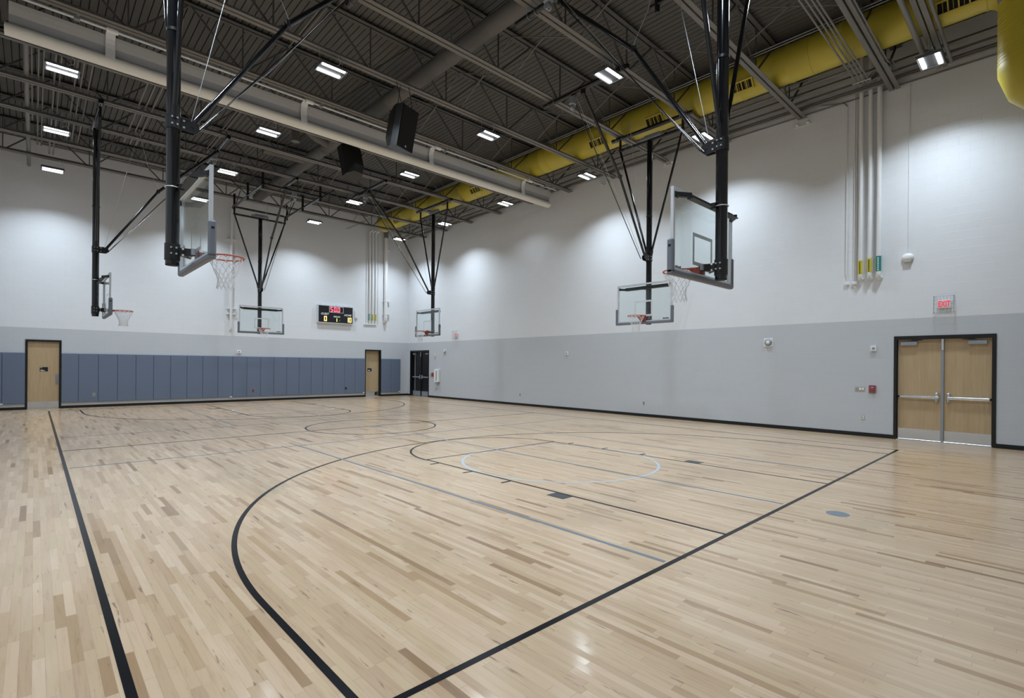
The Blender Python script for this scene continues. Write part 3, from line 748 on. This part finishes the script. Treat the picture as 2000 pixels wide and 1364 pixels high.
MB().tube([(x0+.1, 13.92, 8.91), (15.38, 13.92, 8.91)], .032, 14).build('drive_pipe', M['alu'], root)
for x in (1.18, 5.41, 9.62, 13.89):
    b = MB(); b.tube([(x-.10, 13.92, 8.91), (x+.10, 13.92, 8.91)], .062, 18)
    b.prism(prof([(13.86, 8.90), (13.92, 8.975), (yc-.16, 8.98), (yc-.11, 8.90), (yc-.09, 8.80), (yc-.09, 8.68), (yc-.12, 8.56), (yc-.135, 8.45)], .006), 0, x-.085, x+.085)
    st = b.build('lift_strap', M['white'], root); MB().box((x-.08, yc-.09, 8.775), (x+.08, yc-.083, 8.79)).build('strap_buckle', M['dark'], st)
for x in (.6, 2.3, 5.72, 7.9, 9.9, 12.2, 14.7):
    b = MB(); b.bbox((x-.05, 13.87, 8.86), (x+.05, 13.97, 8.96), .01); b.bar((x, 13.95, 8.94), (x+.04, 13.70, ZB+.1), .04, .04); b.build('pipe_bracket', M['grey'], root)
tag(root, 'long off-white roll-up gym divider curtain rolled up under the roof joists', 'curtain')

# ---------------------------------------------------------------- hanging loudspeakers
def speaker(loc, rz, tilt, lab, jy, dxs=(-.2, .2)):
    r = empty('loudspeaker', loc, 0)
    R = Matrix.Rotation(rz, 4, 'Z') @ Matrix.Rotation(tilt, 4, 'X')
    W, Hh, D = .30, .51, .27   # local: front at -y
    fw, bw = .295, .17
    vs = []
    for z, k in ((-Hh, .92), (-Hh*.55, 1.0), (Hh*.55, 1.0), (Hh, .92)):
        yb = D*k if abs(z) < Hh*.9 else D*.62
        vs += [(-fw, -D, z), (fw, -D, z), (fw, -D*.2, z), (bw, yb, z), (-bw, yb, z), (-fw, -D*.2, z)]
    fs = [(i*6+k, i*6+(k+1) % 6, (i+1)*6+(k+1) % 6, (i+1)*6+k) for i in range(3) for k in range(6)]+[(5, 4, 3, 2, 1, 0), tuple(range(18, 24))]
    MB().add(vs, fs).tf(R).build('cabinet', M['satin'], r, world=False)
    MB().bbox((-fw+.02, -D-.015, -Hh+.02), (fw-.02, -D, Hh-.02), .006).tf(R).build('grille', M['dark'], r, world=False)
    MB().prism([(-.03, -Hh+.06), (.03, -Hh+.06), (0, -Hh+.11)], 1, -D-.02, -D-.015).tf(R).build('badge', M['alu'], r, world=False)
    b = MB()
    for dx, dy in ((-.2, -.15), (.2, -.15), (0, .2)):
        p = R @ Vector((dx, dy, Hh*.95)); b.tube([p, (dx*.9, jy-loc[1]+(.05 if dy > 0 else -.05), ZB+.02-loc[2])], .008, 6)
    b.build('hanging_chain', M['satin'], r, world=False)
    tag(r, lab, 'loudspeaker', 'hanging loudspeakers')
speaker((6.76, 11.48, 7.79), math.radians(18), math.radians(12), 'black loudspeaker hanging in front of the rolled divider curtain', 11.42)
speaker((7.42, 15.50, 8.33), math.radians(180+12), math.radians(16), 'black loudspeaker hanging behind the divider curtain, seen from its angled back', 15.72)

# ---------------------------------------------------------------- wall pads
PX = [(-1.46, -.86), (-.855, -.25), (.76, 1.255)]+[(1.26+.6045*k, 1.26+.6045*(k+1)-.005) for k in range(17)]
e = 1.26+.6045*17
PX += [(e+.59*k, e+.59*(k+1)-.005) for k in range(2)]+[(e+1.18, 13.305), (14.295, 14.90), (14.905, 15.515)]
for i, (a, c) in enumerate(PX):
    b = MB(); b.bbox((a, YB-.06, .22), (c, YB-.004, 2.115), .014)
    o = b.build('wall_pad', M['wpad'])
    if i == 0: lab = 'slate blue wall pad at the far left edge of the photo'
    elif i == 1: lab = 'slate blue wall pad touching the left side of the left wooden door'
    elif i == 2: lab = 'narrow slate blue wall pad touching the right side of the left wooden door'
    elif i >= len(PX)-2: lab = ['slate blue wall pad touching the right side of the wooden door near the corner', 'slate blue wall pad nearest the room corner, last of all'][i-len(PX)+2]
    elif i == len(PX)-3: lab = 'slate blue wall pad touching the left side of the wooden door near the corner'
    else: lab = 'slate blue wall pad, the %s one right of the left wooden door' % ['', 'first', 'second', 'third', 'fourth', 'fifth', 'sixth', 'seventh', 'eighth', 'ninth', 'tenth', 'eleventh', 'twelfth', 'thirteenth', 'fourteenth', 'fifteenth', 'sixteenth', 'seventeenth', 'eighteenth', 'nineteenth', 'twentieth'][i-1]
    tag(o, lab, 'wall pad', 'blue wall pads on the back wall')
for i, (x, z) in enumerate([(-.88, .235), (6.63, .235), (13.22, .235), (15.44, .235)]):
    tag(MB().bbox((x-.05, YB-.07, z-.02), (x+.05, YB-.0605, z+.02), .004).build('pad_tag', M['white']), ['small white tag on the bottom of the wall pad left of the left door', 'small white tag on a wall pad bottom under the middle goal', 'small white tag at the pad bottom beside the right wooden door', 'small white tag at the bottom of the corner wall pad'][i], 'tag', 'white tags on the wall pads')

# ---------------------------------------------------------------- doors
def dframe(axis, at, a0, a1, zt, w_=.05, dep=.16, proj=.02):
    b = MB(); s = 1
    def bx(p0, p1, z0, z1, d0=-proj, d1=dep):
        if axis == 0: b.box((p0, at+d0, z0), (p1, at+d1, z1))
        else: b.box((at+d0, p0, z0), (at+d1, p1, z1))
    bx(a0, a0+w_, 0, zt); bx(a1-w_, a1, 0, zt); bx(a0+w_, a1-w_, zt-w_*1.5, zt)
    bx(a0+w_, a0+w_+.018, 0, zt-.07, .03, .06); bx(a1-w_-.018, a1-w_, 0, zt-.07, .03, .06)
    return b
# door_1: single wooden door in the back wall
def single_door(name, D, recess, lab, plate_w, room):
    a0, a1, zt = D; fy = YB+recess; r = empty(name, ((a0+a1)/2, YB, 0))
    dframe(0, YB, a0, a1, zt, .05, recess+.06).build('door_frame', M['frame'], r)
    lf = MB().box((a0+.05, fy, .012), (a1-.05, fy+.045, zt-.075)).build('door_leaf', M['door'], r)
    MB().box((a0+.065, fy-.004, .03), (a1-.065, fy, .28)).build('kick_plate', M['kick'], lf)
    MB().box((a0+.04, YB-.02, 0), (a1-.04, YB+recess+.06, .012)).build('threshold', M['chrome'], r)
    return r, lf, fy
r, lf, fy = single_door('door_1', D1, .05, '', .5, 1)
b = MB(); b.box((.15, fy-.006, 1.42), (.38, fy, 1.58)); s = b.build('room_sign', M['satin'], lf)
b = MB(); b.box((.165, fy-.0075, 1.548), (.215, fy-.006, 1.564)); b.box((.17, fy-.0075, 1.462), (.25, fy-.006, 1.478)); b.box((.17, fy-.0075, 1.436), (.30, fy-.006, 1.452)); b.build('sign_text', M['white'], s)
b = MB(); b.bbox((.59, fy-.006, .92), (.68, fy, 1.33), .003); b.bbox((.615, fy-.05, 1.02), (.655, fy-.006, 1.24), .01); b.build('pull_handle', M['grey'], lf)
struct(r, 'light wooden door with steel kick plate at the left of the back wall', 'door')
r, lf, fy = single_door('door_2', D2, .17, '', .5, 1)
b = MB(); b.box((13.55, fy-.006, 1.40), (13.80, fy, 1.57)); s = b.build('room_sign', M['satin'], lf); MB().box((13.58, fy-.0075, 1.43), (13.70, fy-.006, 1.48)).build('sign_text', M['white'], s)
MB().bbox((14.02, fy-.05, .06), (14.12, fy, .24), .01).build('door_stop', M['dark'], lf)
struct(r, 'deep-set light wooden door near the corner of the back wall', 'door')
# door_3: double wooden doors in the right wall
def panic(leaf, X, a0, a1, hy, z, m, side):
    s = 1 if side > 0 else -1
    b = MB(); b.bbox((X-.075, min(a0, a1)+.03, z-.03), (X-.02, max(a0, a1)-.05, z+.03), .01); bar = b.build('push_bar', m, leaf)
    b = MB(); b.bbox((X-.06, hy-.035, z-.10), (X, hy+.035, z+.12), .015); b.tube([(X-.07, hy, z-.09), (X-.07, hy, z-.02)], .018, 10); b.build('bar_latch', m, bar)
    b = MB(); b.box((X-.05, (a1 if side > 0 else a0)-.03, z-.025), (X, (a1 if side > 0 else a0)+.03, z+.025)); b.build('bar_end', M['dark'], bar)
def double_door(name, D, leafm, barm, recess, closer_m, kickm, mull, gap=.02):
    a0, a1, zt = D; X = XR+recess; r = empty(name, (XR, (a0+a1)/2, 0)); mid = (a0+a1)/2+.0
    dframe(1, XR, a0, a1, zt, .06, recess+.06).build('door_frame', M['frame'], r)
    b = MB(); b.bbox((X-.05, mid-.028, .0), (X+.03, mid+.028, zt-.085), .006); mu = b.build('mullion', mull, r)
    MB().bbox((X-.058, mid-.022, zt-.36), (X-.05, mid+.022, zt-.09), .003).build('mullion_plate', M['chrome'], mu)
    for s in (1, -1):
        y0, y1 = (mid+.03, a1-.07) if s > 0 else (a0+.07, mid-.03)
        lf = MB().box((X, y0, gap), (X+.045, y1, zt-.085)).build('door_leaf', leafm, r)
        MB().box((X-.004, y0+.01, .03), (X, y1-.01, .29)).build('kick_plate', kickm, lf)
        panic(lf, X, y0, y1, mid+s*.11, 1.09, barm, s)
        cy = (a1-.30) if s > 0 else (a0+.32)
        b = MB(); b.bbox((X-.075, cy-.165, zt-.235), (X-.01, cy+.165, zt-.145), .008); cl = b.build('door_closer', closer_m, lf)
        b = MB(); b.bar((X-.045, cy-s*.02, zt-.12), (X-.06, cy-s*.28, zt-.105), .025, .012); b.bar((X-.06, cy-s*.28, zt-.105), (X-.03, cy-s*.05, zt-.095), .02, .01); b.build('closer_arm', M['satin'], cl)
    MB().box((XR-.02, a0+.05, 0), (X+.06, a1-.05, .014)).build('threshold', M['chrome'], r)
    return r
r = double_door('door_3', D3, M['door'], M['chrome'], .07, M['grey'], M['kick'], M['grey'], .034)
MB().box((XR+.13, 1.01, -.02), (XR+.60, 2.79, .010)).build('daylight_catch_slab', M['white'], r)  # white slab added outside to catch daylight and brighten the gap under the doors
struct(r, 'pair of light wooden doors with chrome push bars at the right', 'door')
r = double_door('door_4', D4, M['satin'], M['grey'], .14, M['grey'], M['grey'], M['frame'])
MB().box((XR+.10, 25.42, 0.02), (XR+.135, 25.46, 2.5)).build('astragal', M['grey'], r)
struct(r, 'pair of black doors with push bars on the right wall by the corner', 'door')

# ---------------------------------------------------------------- scoreboard
SX0, SX1, SZ0, SZ1 = 10.60, 12.55, 3.92, 4.87; SY = YB-.14
root = empty('scoreboard', ((SX0+SX1)/2, YB, SZ0))
MB().bbox((SX0, SY, SZ0), (SX1, YB-.001, SZ1), .01).build('cabinet', M['alu'], root)
face = MB().box((SX0+.05, SY-.006, SZ0+.05), (SX1-.05, SY, SZ1-.05)).build('display_face', M['screen'], root)
def digits(b, txt, cx, cz, hh, wd, th, gap):
    seg = {'0': 'abcdef', '1': 'bc', '5': 'acdfg'}; tot = sum(0 if c == '.' else 1 for c in txt); x = cx-(tot*wd+(tot-1)*gap)/2
    def bx(u0, v0, u1, v1): b.box((u0, SY-.011, v0), (u1, SY-.007, v1))
    for c in txt:
        if c == '.': bx(x-gap*.75, cz-hh/2, x-gap*.25, cz-hh/2+th*1.1); continue
        x0, x1, z0, z1 = x, x+wd, cz-hh/2, cz+hh/2
        for q in seg[c]:
            if q == 'a': bx(x0, z1-th, x1, z1)
            if q == 'd': bx(x0, z0, x1, z0+th)
            if q == 'g': bx(x0+th*.4, cz-th/2, x1-th*.4, cz+th/2)
            if q == 'b': bx(x1-th, cz, x1, z1)
            if q == 'c': bx(x1-th, z0, x1, cz)
            if q == 'e': bx(x0, z0, x0+th, cz)
            if q == 'f': bx(x0, cz, x0+th, z1)
        x += wd+gap
w_ = SX1-SX0
fx = lambda t: SX0+t*w_
fz = lambda t: SZ0+t*(SZ1-SZ0)
b = MB(); digits(b, '50.0', fx(.475), fz(.77), .25, .135, .036, .06); b.build('clock_digits', M['dred'], face)
b = MB(); t = .015; cx0, cx1, cz0, cz1 = fx(.31), fx(.71), fz(.60), fz(.935)
b.box((cx0, SY-.010, cz0), (cx1, SY-.007, cz0+t)); b.box((cx0, SY-.010, cz1-t), (cx1, SY-.007, cz1)); b.box((cx0, SY-.010, cz0), (cx0+t, SY-.007, cz1)); b.box((cx1-t, SY-.010, cz0), (cx1, SY-.007, cz1))
b.build('clock_outline', M['white'], face)
b = MB(); digits(b, '0', fx(.21), fz(.245), .26, .15, .042, .05); b.build('guest_digit', M['dyel'], face)
b = MB(); digits(b, '10', fx(.865), fz(.245), .26, .13, .040, .035); b.build('home_digits', M['dyel'], face)
b = MB(); digits(b, '1', fx(.515), fz(.20), .17, .07, .035, 0); b.build('period_digit', M['dgrn'], face)
b = MB()
for txt, u, v, sz in (('GUEST', .19, .50, .14), ('HOME', .83, .50, .14), ('PERIOD', .52, .375, .105), (':', .60, .20, .12)):
    q = text_mesh(txt, sz, .25, .003, 1.0).tf(frame_back(fx(u), fz(v), SY-.008)); b.add(q.v, q.f)
b.build('board_lettering', M['white'], face)
b = MB()
for x in (10.75, 11.6, 12.3): b.box((x, YB-.08, SZ1), (x+.06, YB-.002, SZ1+.05))
b.build('mount_bracket', M['alu'], root)
MB().tube([(SX1, YB-.05, 4.78), (SX1+.12, YB-.03, 4.65), (SX1+.12, YB-.02, 4.45), (SX1+.155, YB-.02, 4.28)], .008, 6).build('power_cord', M['white'], root)
tag(root, 'black electronic scoreboard with lit digits on the back wall, left of the pipes', 'scoreboard')
tag(MB().bbox((12.72, YB-.05, 4.20), (12.82, YB-.001, 4.32), .01).build('outlet_box', M['beige']), 'small outlet box on the wall right of the scoreboard', 'outlet')

# ---------------------------------------------------------------- vertical pipes on the walls
def label_on(b_pos, m, parent, axis, nmarks, z0, z1, r):
    x, y = b_pos; b = MB().tube([(x, y, z0), (x, y, z1)], r+.003, 16); l = b.build('pipe_label', m, parent)
    b = MB(); k = nmarks
    for i in range(k):
        za = z0+.02+(z1-z0-.04)*i/k; zb = za+(z1-z0-.04)/k*.62
        if axis == 'R': b.box((x-r-.008, y-.012, za), (x-r-.002, y+.012, zb))
        else: b.box((x-.012, y-r-.008, za), (x+.012, y-r-.002, zb))
    b.build('label_writing', M['satin'] if m != M['lgrn'] else M['white'], l)
for i, (y, m, z0, z1, rr, lab) in enumerate([(3.57, M['lyel'], 4.27, 4.63, .045, 'white vent pipe with yellow label, left of the three on the right wall'), (3.37, M['lyel'], 4.30, 4.66, .045, 'white vent pipe with yellow label, middle of the three on the right wall'), (3.17, M['lgrn'], 4.30, 4.69, .055, 'white vent pipe with green label, right of the three on the right wall')]):
    x = XR-.11; r = empty('vent_pipe', (x, y, 4.15))
    MB().tube([(XR-.004, y-.02, 4.14), (x+.04, y-.01, 4.14), (x+.01, y, 4.16), (x, y, 4.24), (x, y, ZD-.02)], rr, 18).build('pipe', M['wpipe'], r)
    label_on((x, y), m, r, 'R', 7, z0, z1, rr)
    tag(r, lab, 'pipe', 'labelled vent pipes on the right wall')
for i, (y, lab) in enumerate([(3.915, 'left'), (3.735, 'middle'), (3.69, 'right')]):
    pts = [(XR-.02, y-.04 if i == 0 else y, 4.10), (XR-.02, y-.035 if i == 0 else y, 4.22), (XR-.02, y, 4.36), (XR-.02, y, 8.85 if i == 0 else 9.3)]
    pipe_thing('wall_conduit', pts, .012, M['wpipe'], 'thin white vertical conduit on the right wall, %s of the three beside the vent pipes' % lab, 'conduit', 'thin wall conduits left of the vent pipes')
pipe_thing('wall_conduit', [(XR-.02, 3.915, 8.86), (XR-.05, 3.98, 8.95), (XR-.08, 4.6, 9.10), (XR-.1, 4.9, 9.10)], .014, M['pipe'], 'grey conduit bending away at the top of the leftmost thin wall conduit', 'conduit')
for y, lab in ((3.875, 'left'), (3.70, 'right')):
    tag(MB().bbox((XR-.05, y-.055, 4.03), (XR-.001, y+.055, 4.11), .006).build('junction_box', M['white']), 'small white junction box below the thin wall conduits, %s of the two' % lab, 'junction box', 'junction boxes under the wall conduits')
r = empty('wireless_router', (XR, 2.58, 4.5)); 
MB().sphere((XR-.03, 2.58, 4.58), .125, 20, (.55, 1, .85)).build('dome', M['white'], r); MB().bbox((XR-.08, 2.50, 4.455), (XR-.002, 2.66, 4.50), .01).build('base', M['beige'], r)
tag(r, 'round white device on the right wall at the bottom of a single conduit', 'wall device')
pipe_thing('wall_conduit', [(XR-.02, 2.57, 4.68), (XR-.02, 2.57, 8.93)], .012, M['wpipe'], 'single thin vertical conduit above the round white device on the right wall', 'conduit')
for i, (x, m, lab) in enumerate([(13.52, M['lgrn'], 'green label, left'), (13.70, M['lyel'], 'yellow label, middle'), (13.89, M['lyel'], 'yellow label, right')]):
    y = YB-.07; r = empty('vent_pipe', (x, y, 4.1)); MB().tube([(x, YB-.004, 4.10), (x, y+.02, 4.11), (x, y, 4.16), (x, y, 9.02), (x, y-.03, 9.12), (x, y-.4, 9.14)], .035, 14).build('pipe', M['wpipe'], r)
    label_on((x, y), m, r, 'B', 5, 4.22, 4.58, .035); tag(r, 'white pipe with %s of the three on the back wall' % lab, 'pipe', 'labelled vent pipes on the back wall')
for x, lab in ((13.36, 'left'), (14.06, 'right')):
    pipe_thing('wall_conduit', [(x, YB-.03, 4.05), (x, YB-.03, 9.0)], .015, M['wpipe'], 'thin white vertical conduit at the %s end of the pipe group on the back wall' % lab, 'conduit', 'thin conduits beside the back wall pipes')
tag(MB().bar((13.22, YB-.04, 4.0), (13.98, YB-.04, 4.03), .05, .05).build('wall_raceway', M['white']), 'white horizontal raceway under the back wall pipes', 'raceway')
r = empty('roof_drain_pipe', (14.48, YB-.12, 4.2)); MB().tube([(14.48, YB-.004, 4.20), (14.48, YB-.08, 4.19), (14.48, YB-.13, 4.28), (14.48, YB-.14, 4.5), (14.48, YB-.14, 8.95)], .105, 22).build('pipe', M['wpipe'], r)
MB().tube([(14.48, YB-.14, 8.93), (14.48, YB-.14, 9.33)], .115, 22).build('dark_sleeve', M['steel'], r)
b = MB()
for z in (8.25, 5.35, 4.62): b.torus((14.48, YB-.14, z), .108, .012, 2, 22, 6); b.box((14.36, YB-.15, z-.015), (14.75, YB-.004, z+.015))
b.build('pipe_bracket', M['wpipe'], r); tag(r, 'thick white roof drain pipe on the back wall right of the labelled pipes', 'pipe')
r = empty('white_wall_pipe', (6.62, YB-.1, 3.3)); MB().tube([(6.60, YB-.004, 3.32), (6.60, YB-.07, 3.33), (6.60, YB-.09, 3.42), (6.60, YB-.09, 9.1)], .055, 16).build('pipe', M['wpipe'], r)
b = MB()
for z in (7.5, 4.3, 4.05): b.box((6.42, YB-.11, z-.012), (6.82, YB-.004, z+.012))
b.build('pipe_bracket', M['wpipe'], r); tag(r, 'white vertical pipe on the back wall behind the middle goal', 'pipe')

# ---------------------------------------------------------------- exit signs and small wall devices
def exit_sign(y, z, lab, sc=1.0):
    r = empty('exit_sign', (XR, y, z)); MB().bbox((XR-.05, y-.135, z-.095), (XR-.002, y+.135, z+.095), .006).build('sign_body', M['white'], r)
    t = text_mesh('EXIT', .20, 0, .005, .56).tf(frame_right(y, z, XR-.052)); t.build('exit_letters', M['ered'], r)
    b = MB(); X = XR-.13
    for k in range(7): yy = y-.185+.37*k/6; b.tube([(X, yy, z-.22), (X, yy, z+.20)], .003 if 0 < k < 6 else .006, 5)
    for zz in (-.20, -.10, 0, .10, .19): b.tube([(X, y-.185, z+zz), (X, y+.185, z+zz)], .003, 5)
    for yy in (-.185, .185):
        for zz in (-.2, .19): b.tube([(XR-.002, y+yy, z+zz), (X, y+yy, z+zz)], .006, 6); b.sphere((X, y+yy, z+zz), .012, 8)
    b.build('wire_guard', M['grey'], r); tag(r, lab, 'exit sign', 'red exit signs')
exit_sign(1.87, 3.35, 'white EXIT sign with red letters in a wire guard above the wooden double doors')
exit_sign(21.35, 3.36, 'small distant EXIT sign with red letters right of the corner goal')
def device(name, axis, a, z, w_, h_, d, m, lab, cat, group=None, extra=None):
    r = empty(name, (XR if axis == 'R' else a, a if axis == 'R' else YB, z))
    def bx(b, u0, u1, z0, z1, d0, d1, rr=.004):
        if axis == 'R': b.bbox((XR-d1, a+u0, z+z0), (XR-d0, a+u1, z+z1), rr)
        else: b.bbox((a+u0, YB-d1, z+z0), (a+u1, YB-d0, z+z1), rr)
        return b
    bx(MB(), -w_/2, w_/2, -h_/2, h_/2, .0005, d).build('cover_plate', m, r)
    if extra:
        for nm, u0, u1, z0, z1, d0, d1, mm in extra: bx(MB(), u0, u1, z0, z1, d0, d1).build(nm, mm, r)
    tag(r, lab, cat, group); return r
OUT = [('socket', -.016, .016, .012, .042, .006, .010, M['dark']), ('socket', -.016, .016, -.042, -.012, .006, .010, M['dark'])]
device('power_outlet', 'R', 3.50, .49, .075, .115, .007, M['beige'], 'beige outlet low on the right wall below the red fire alarm', 'outlet', 'outlets on the walls', [(a, u0, u1, z0, z1, d0, d1, M['white']) for a, u0, u1, z0, z1, d0, d1, m_ in OUT])
device('power_outlet', 'R', 10.15, .48, .075, .115, .007, M['beige'], 'beige outlet low in the middle of the right wall', 'outlet', 'outlets on the walls', OUT)
device('power_outlet', 'R', 16.55, .48, .075, .115, .007, M['beige'], 'beige outlet low on the right wall, second from the black doors', 'outlet', 'outlets on the walls', OUT)
device('power_outlet', 'R', 23.12, .49, .075, .115, .007, M['grey'], 'grey outlet low beside the black doors', 'outlet', 'outlets on the walls', OUT)
OP = [(a, u0, u1, z0, z1, d0+.06, d1+.062, m_) for a, u0, u1, z0, z1, d0, d1, m_ in OUT]
for x, m, lab in ((1.73, M['beige'], 'beige outlet in the wall pads just right of the left wooden door'), (7.58, M['rdev'], 'dark red outlet in the wall pads below the middle goal'), (12.20, M['dark'], 'black outlet in the wall pads left of the right wooden door')):
    device('power_outlet', 'B', x, .50, .08, .13, .068, m, lab, 'outlet', 'outlets on the walls', OP)
device('switch_plate', 'R', 3.58, 1.245, .23, .125, .008, M['beige'], 'wide steel and white switch plate left of the red fire alarm', 'switch', None, [('switch', -.09, -.05, -.03, .03, .008, .014, M['white']), ('switch', -.03, .01, -.03, .03, .008, .014, M['white']), ('key_switch', .04, .08, -.03, .03, .008, .012, M['grey'])])
device('fire_alarm_pull', 'R', 3.30, 1.25, .15, .20, .035, M['rdev'], 'red fire alarm pull station left of the wooden double doors', 'fire alarm', None, [('clear_cover', -.075, .075, -.10, .10, .036, .055, M['clear']), ('pull_lever', -.04, .04, -.03, .03, .035, .048, M['rdev']), ('white_mark', -.025, .025, .035, .05, .035, .038, M['white'])])
device('alarm_strobe', 'R', 3.28, 2.31, .12, .14, .05, M['white'], 'white alarm strobe in a wire guard left of the wooden double doors', 'alarm strobe', 'alarm strobes', [('strobe_lens', -.03, .03, -.02, .03, .05, .065, M['grey'])])
device('alarm_strobe', 'R', 13.77, 2.31, .12, .14, .05, M['white'], 'white alarm strobe alone near the middle of the right wall', 'alarm strobe', 'alarm strobes', [('strobe_lens', -.03, .03, -.02, .03, .05, .065, M['grey'])])
device('alarm_strobe', 'R', 23.25, 2.33, .12, .14, .05, M['white'], 'white alarm strobe beside the black doors', 'alarm strobe', 'alarm strobes', [('strobe_lens', -.03, .03, -.02, .03, .05, .065, M['grey'])])
device('alarm_strobe', 'B', 6.96, 2.33, .17, .15, .05, M['white'], 'white alarm strobe above the blue pads below the middle goal', 'alarm strobe', 'alarm strobes', [('strobe_lens', -.03, .03, -.02, .03, .05, .065, M['grey'])])
for y, z, lab in ((5.90, 2.54, 'round grey wall speaker on a square plate in the grey band of the right wall'), (22.35, 2.50, 'small distant round grey wall speaker right of the black doors')):
    r = empty('wall_speaker', (XR, y, z)); MB().bbox((XR-.012, y-.13, z-.13), (XR-.001, y+.13, z+.13), .004).build('back_plate', M['wpipe'], r)
    b = MB().tube([(XR-.012, y, z), (XR-.04, y, z), (XR-.06, y, z)], [.105, .10, .075], 28); b.build('speaker_ring', M['grey'], r); MB().sphere((XR-.055, y, z), .055, 18, (.4, 1, 1)).build('speaker_cone', M['white'], r)
    tag(r, lab, 'wall speaker', 'round wall speakers')
r = empty('fire_alarm_pull', (XR, 23.55, 1.25)); MB().bbox((XR-.03, 23.55, 1.17), (XR-.001, 23.72, 1.33), .006).build('cover_plate', M['beige'], r); MB().bbox((XR-.05, 23.38, 1.15), (XR-.001, 23.54, 1.36), .008).build('alarm_body', M['rdev'], r); tag(r, 'small red fire alarm pull and plate beside the black doors', 'fire alarm')
r = empty('defibrillator_cabinet', (XR, 22.97, .95)); MB().bbox((XR-.12, 22.78, .86), (XR-.001, 23.18, 1.56), .01).build('cabinet', M['white'], r)
MB().box((XR-.124, 22.94, .93), (XR-.121, 22.99, 1.46)).build('cabinet_label', M['dark'], r); MB().bbox((XR-.10, 22.82, .78), (XR-.02, 23.12, .82), .005).build('shelf_light', M['beige'], r)
tag(r, 'narrow white wall cabinet with black lettering right of the black doors', 'wall cabinet')
for i, (y, z) in enumerate([(5.0, 8.73), (9.2, 8.80), (11.9, 8.8)]):
    r = empty('sprinkler_bracket', (XR-.05, y, z)); b = MB(); b.tube([(XR-.05, y-.22, z-.04), (XR-.05, y+.22, z-.04)], .012, 6)
    b.build('rail', M['wpipe'], r); b = MB()
    for s in (-1, 1): b.sphere((XR-.07, y+s*.14, z+.02), .045, 10)
    b.build('lamp_head', M['wpipe'], r); tag(r, 'small white twin-head fixture high on the right wall, %s' % ['left of the tall thin conduits', 'behind the second right goal braces', 'farthest of the three'][i], 'wall fixture', 'twin-head fixtures high on the right wall')

# daylight outside the wooden double doors, seen only as the bright line under them
dl = bpy.data.lights.new('daylight', 'AREA'); dl.shape = 'RECTANGLE'; dl.size = .4; dl.size_y = 1.7; dl.energy = 60; dl.color = (0.75, 0.88, 1.0)
do = bpy.data.objects.new('daylight', dl); C.objects.link(do); do.location = (XR+.38, 1.90, 1.0)
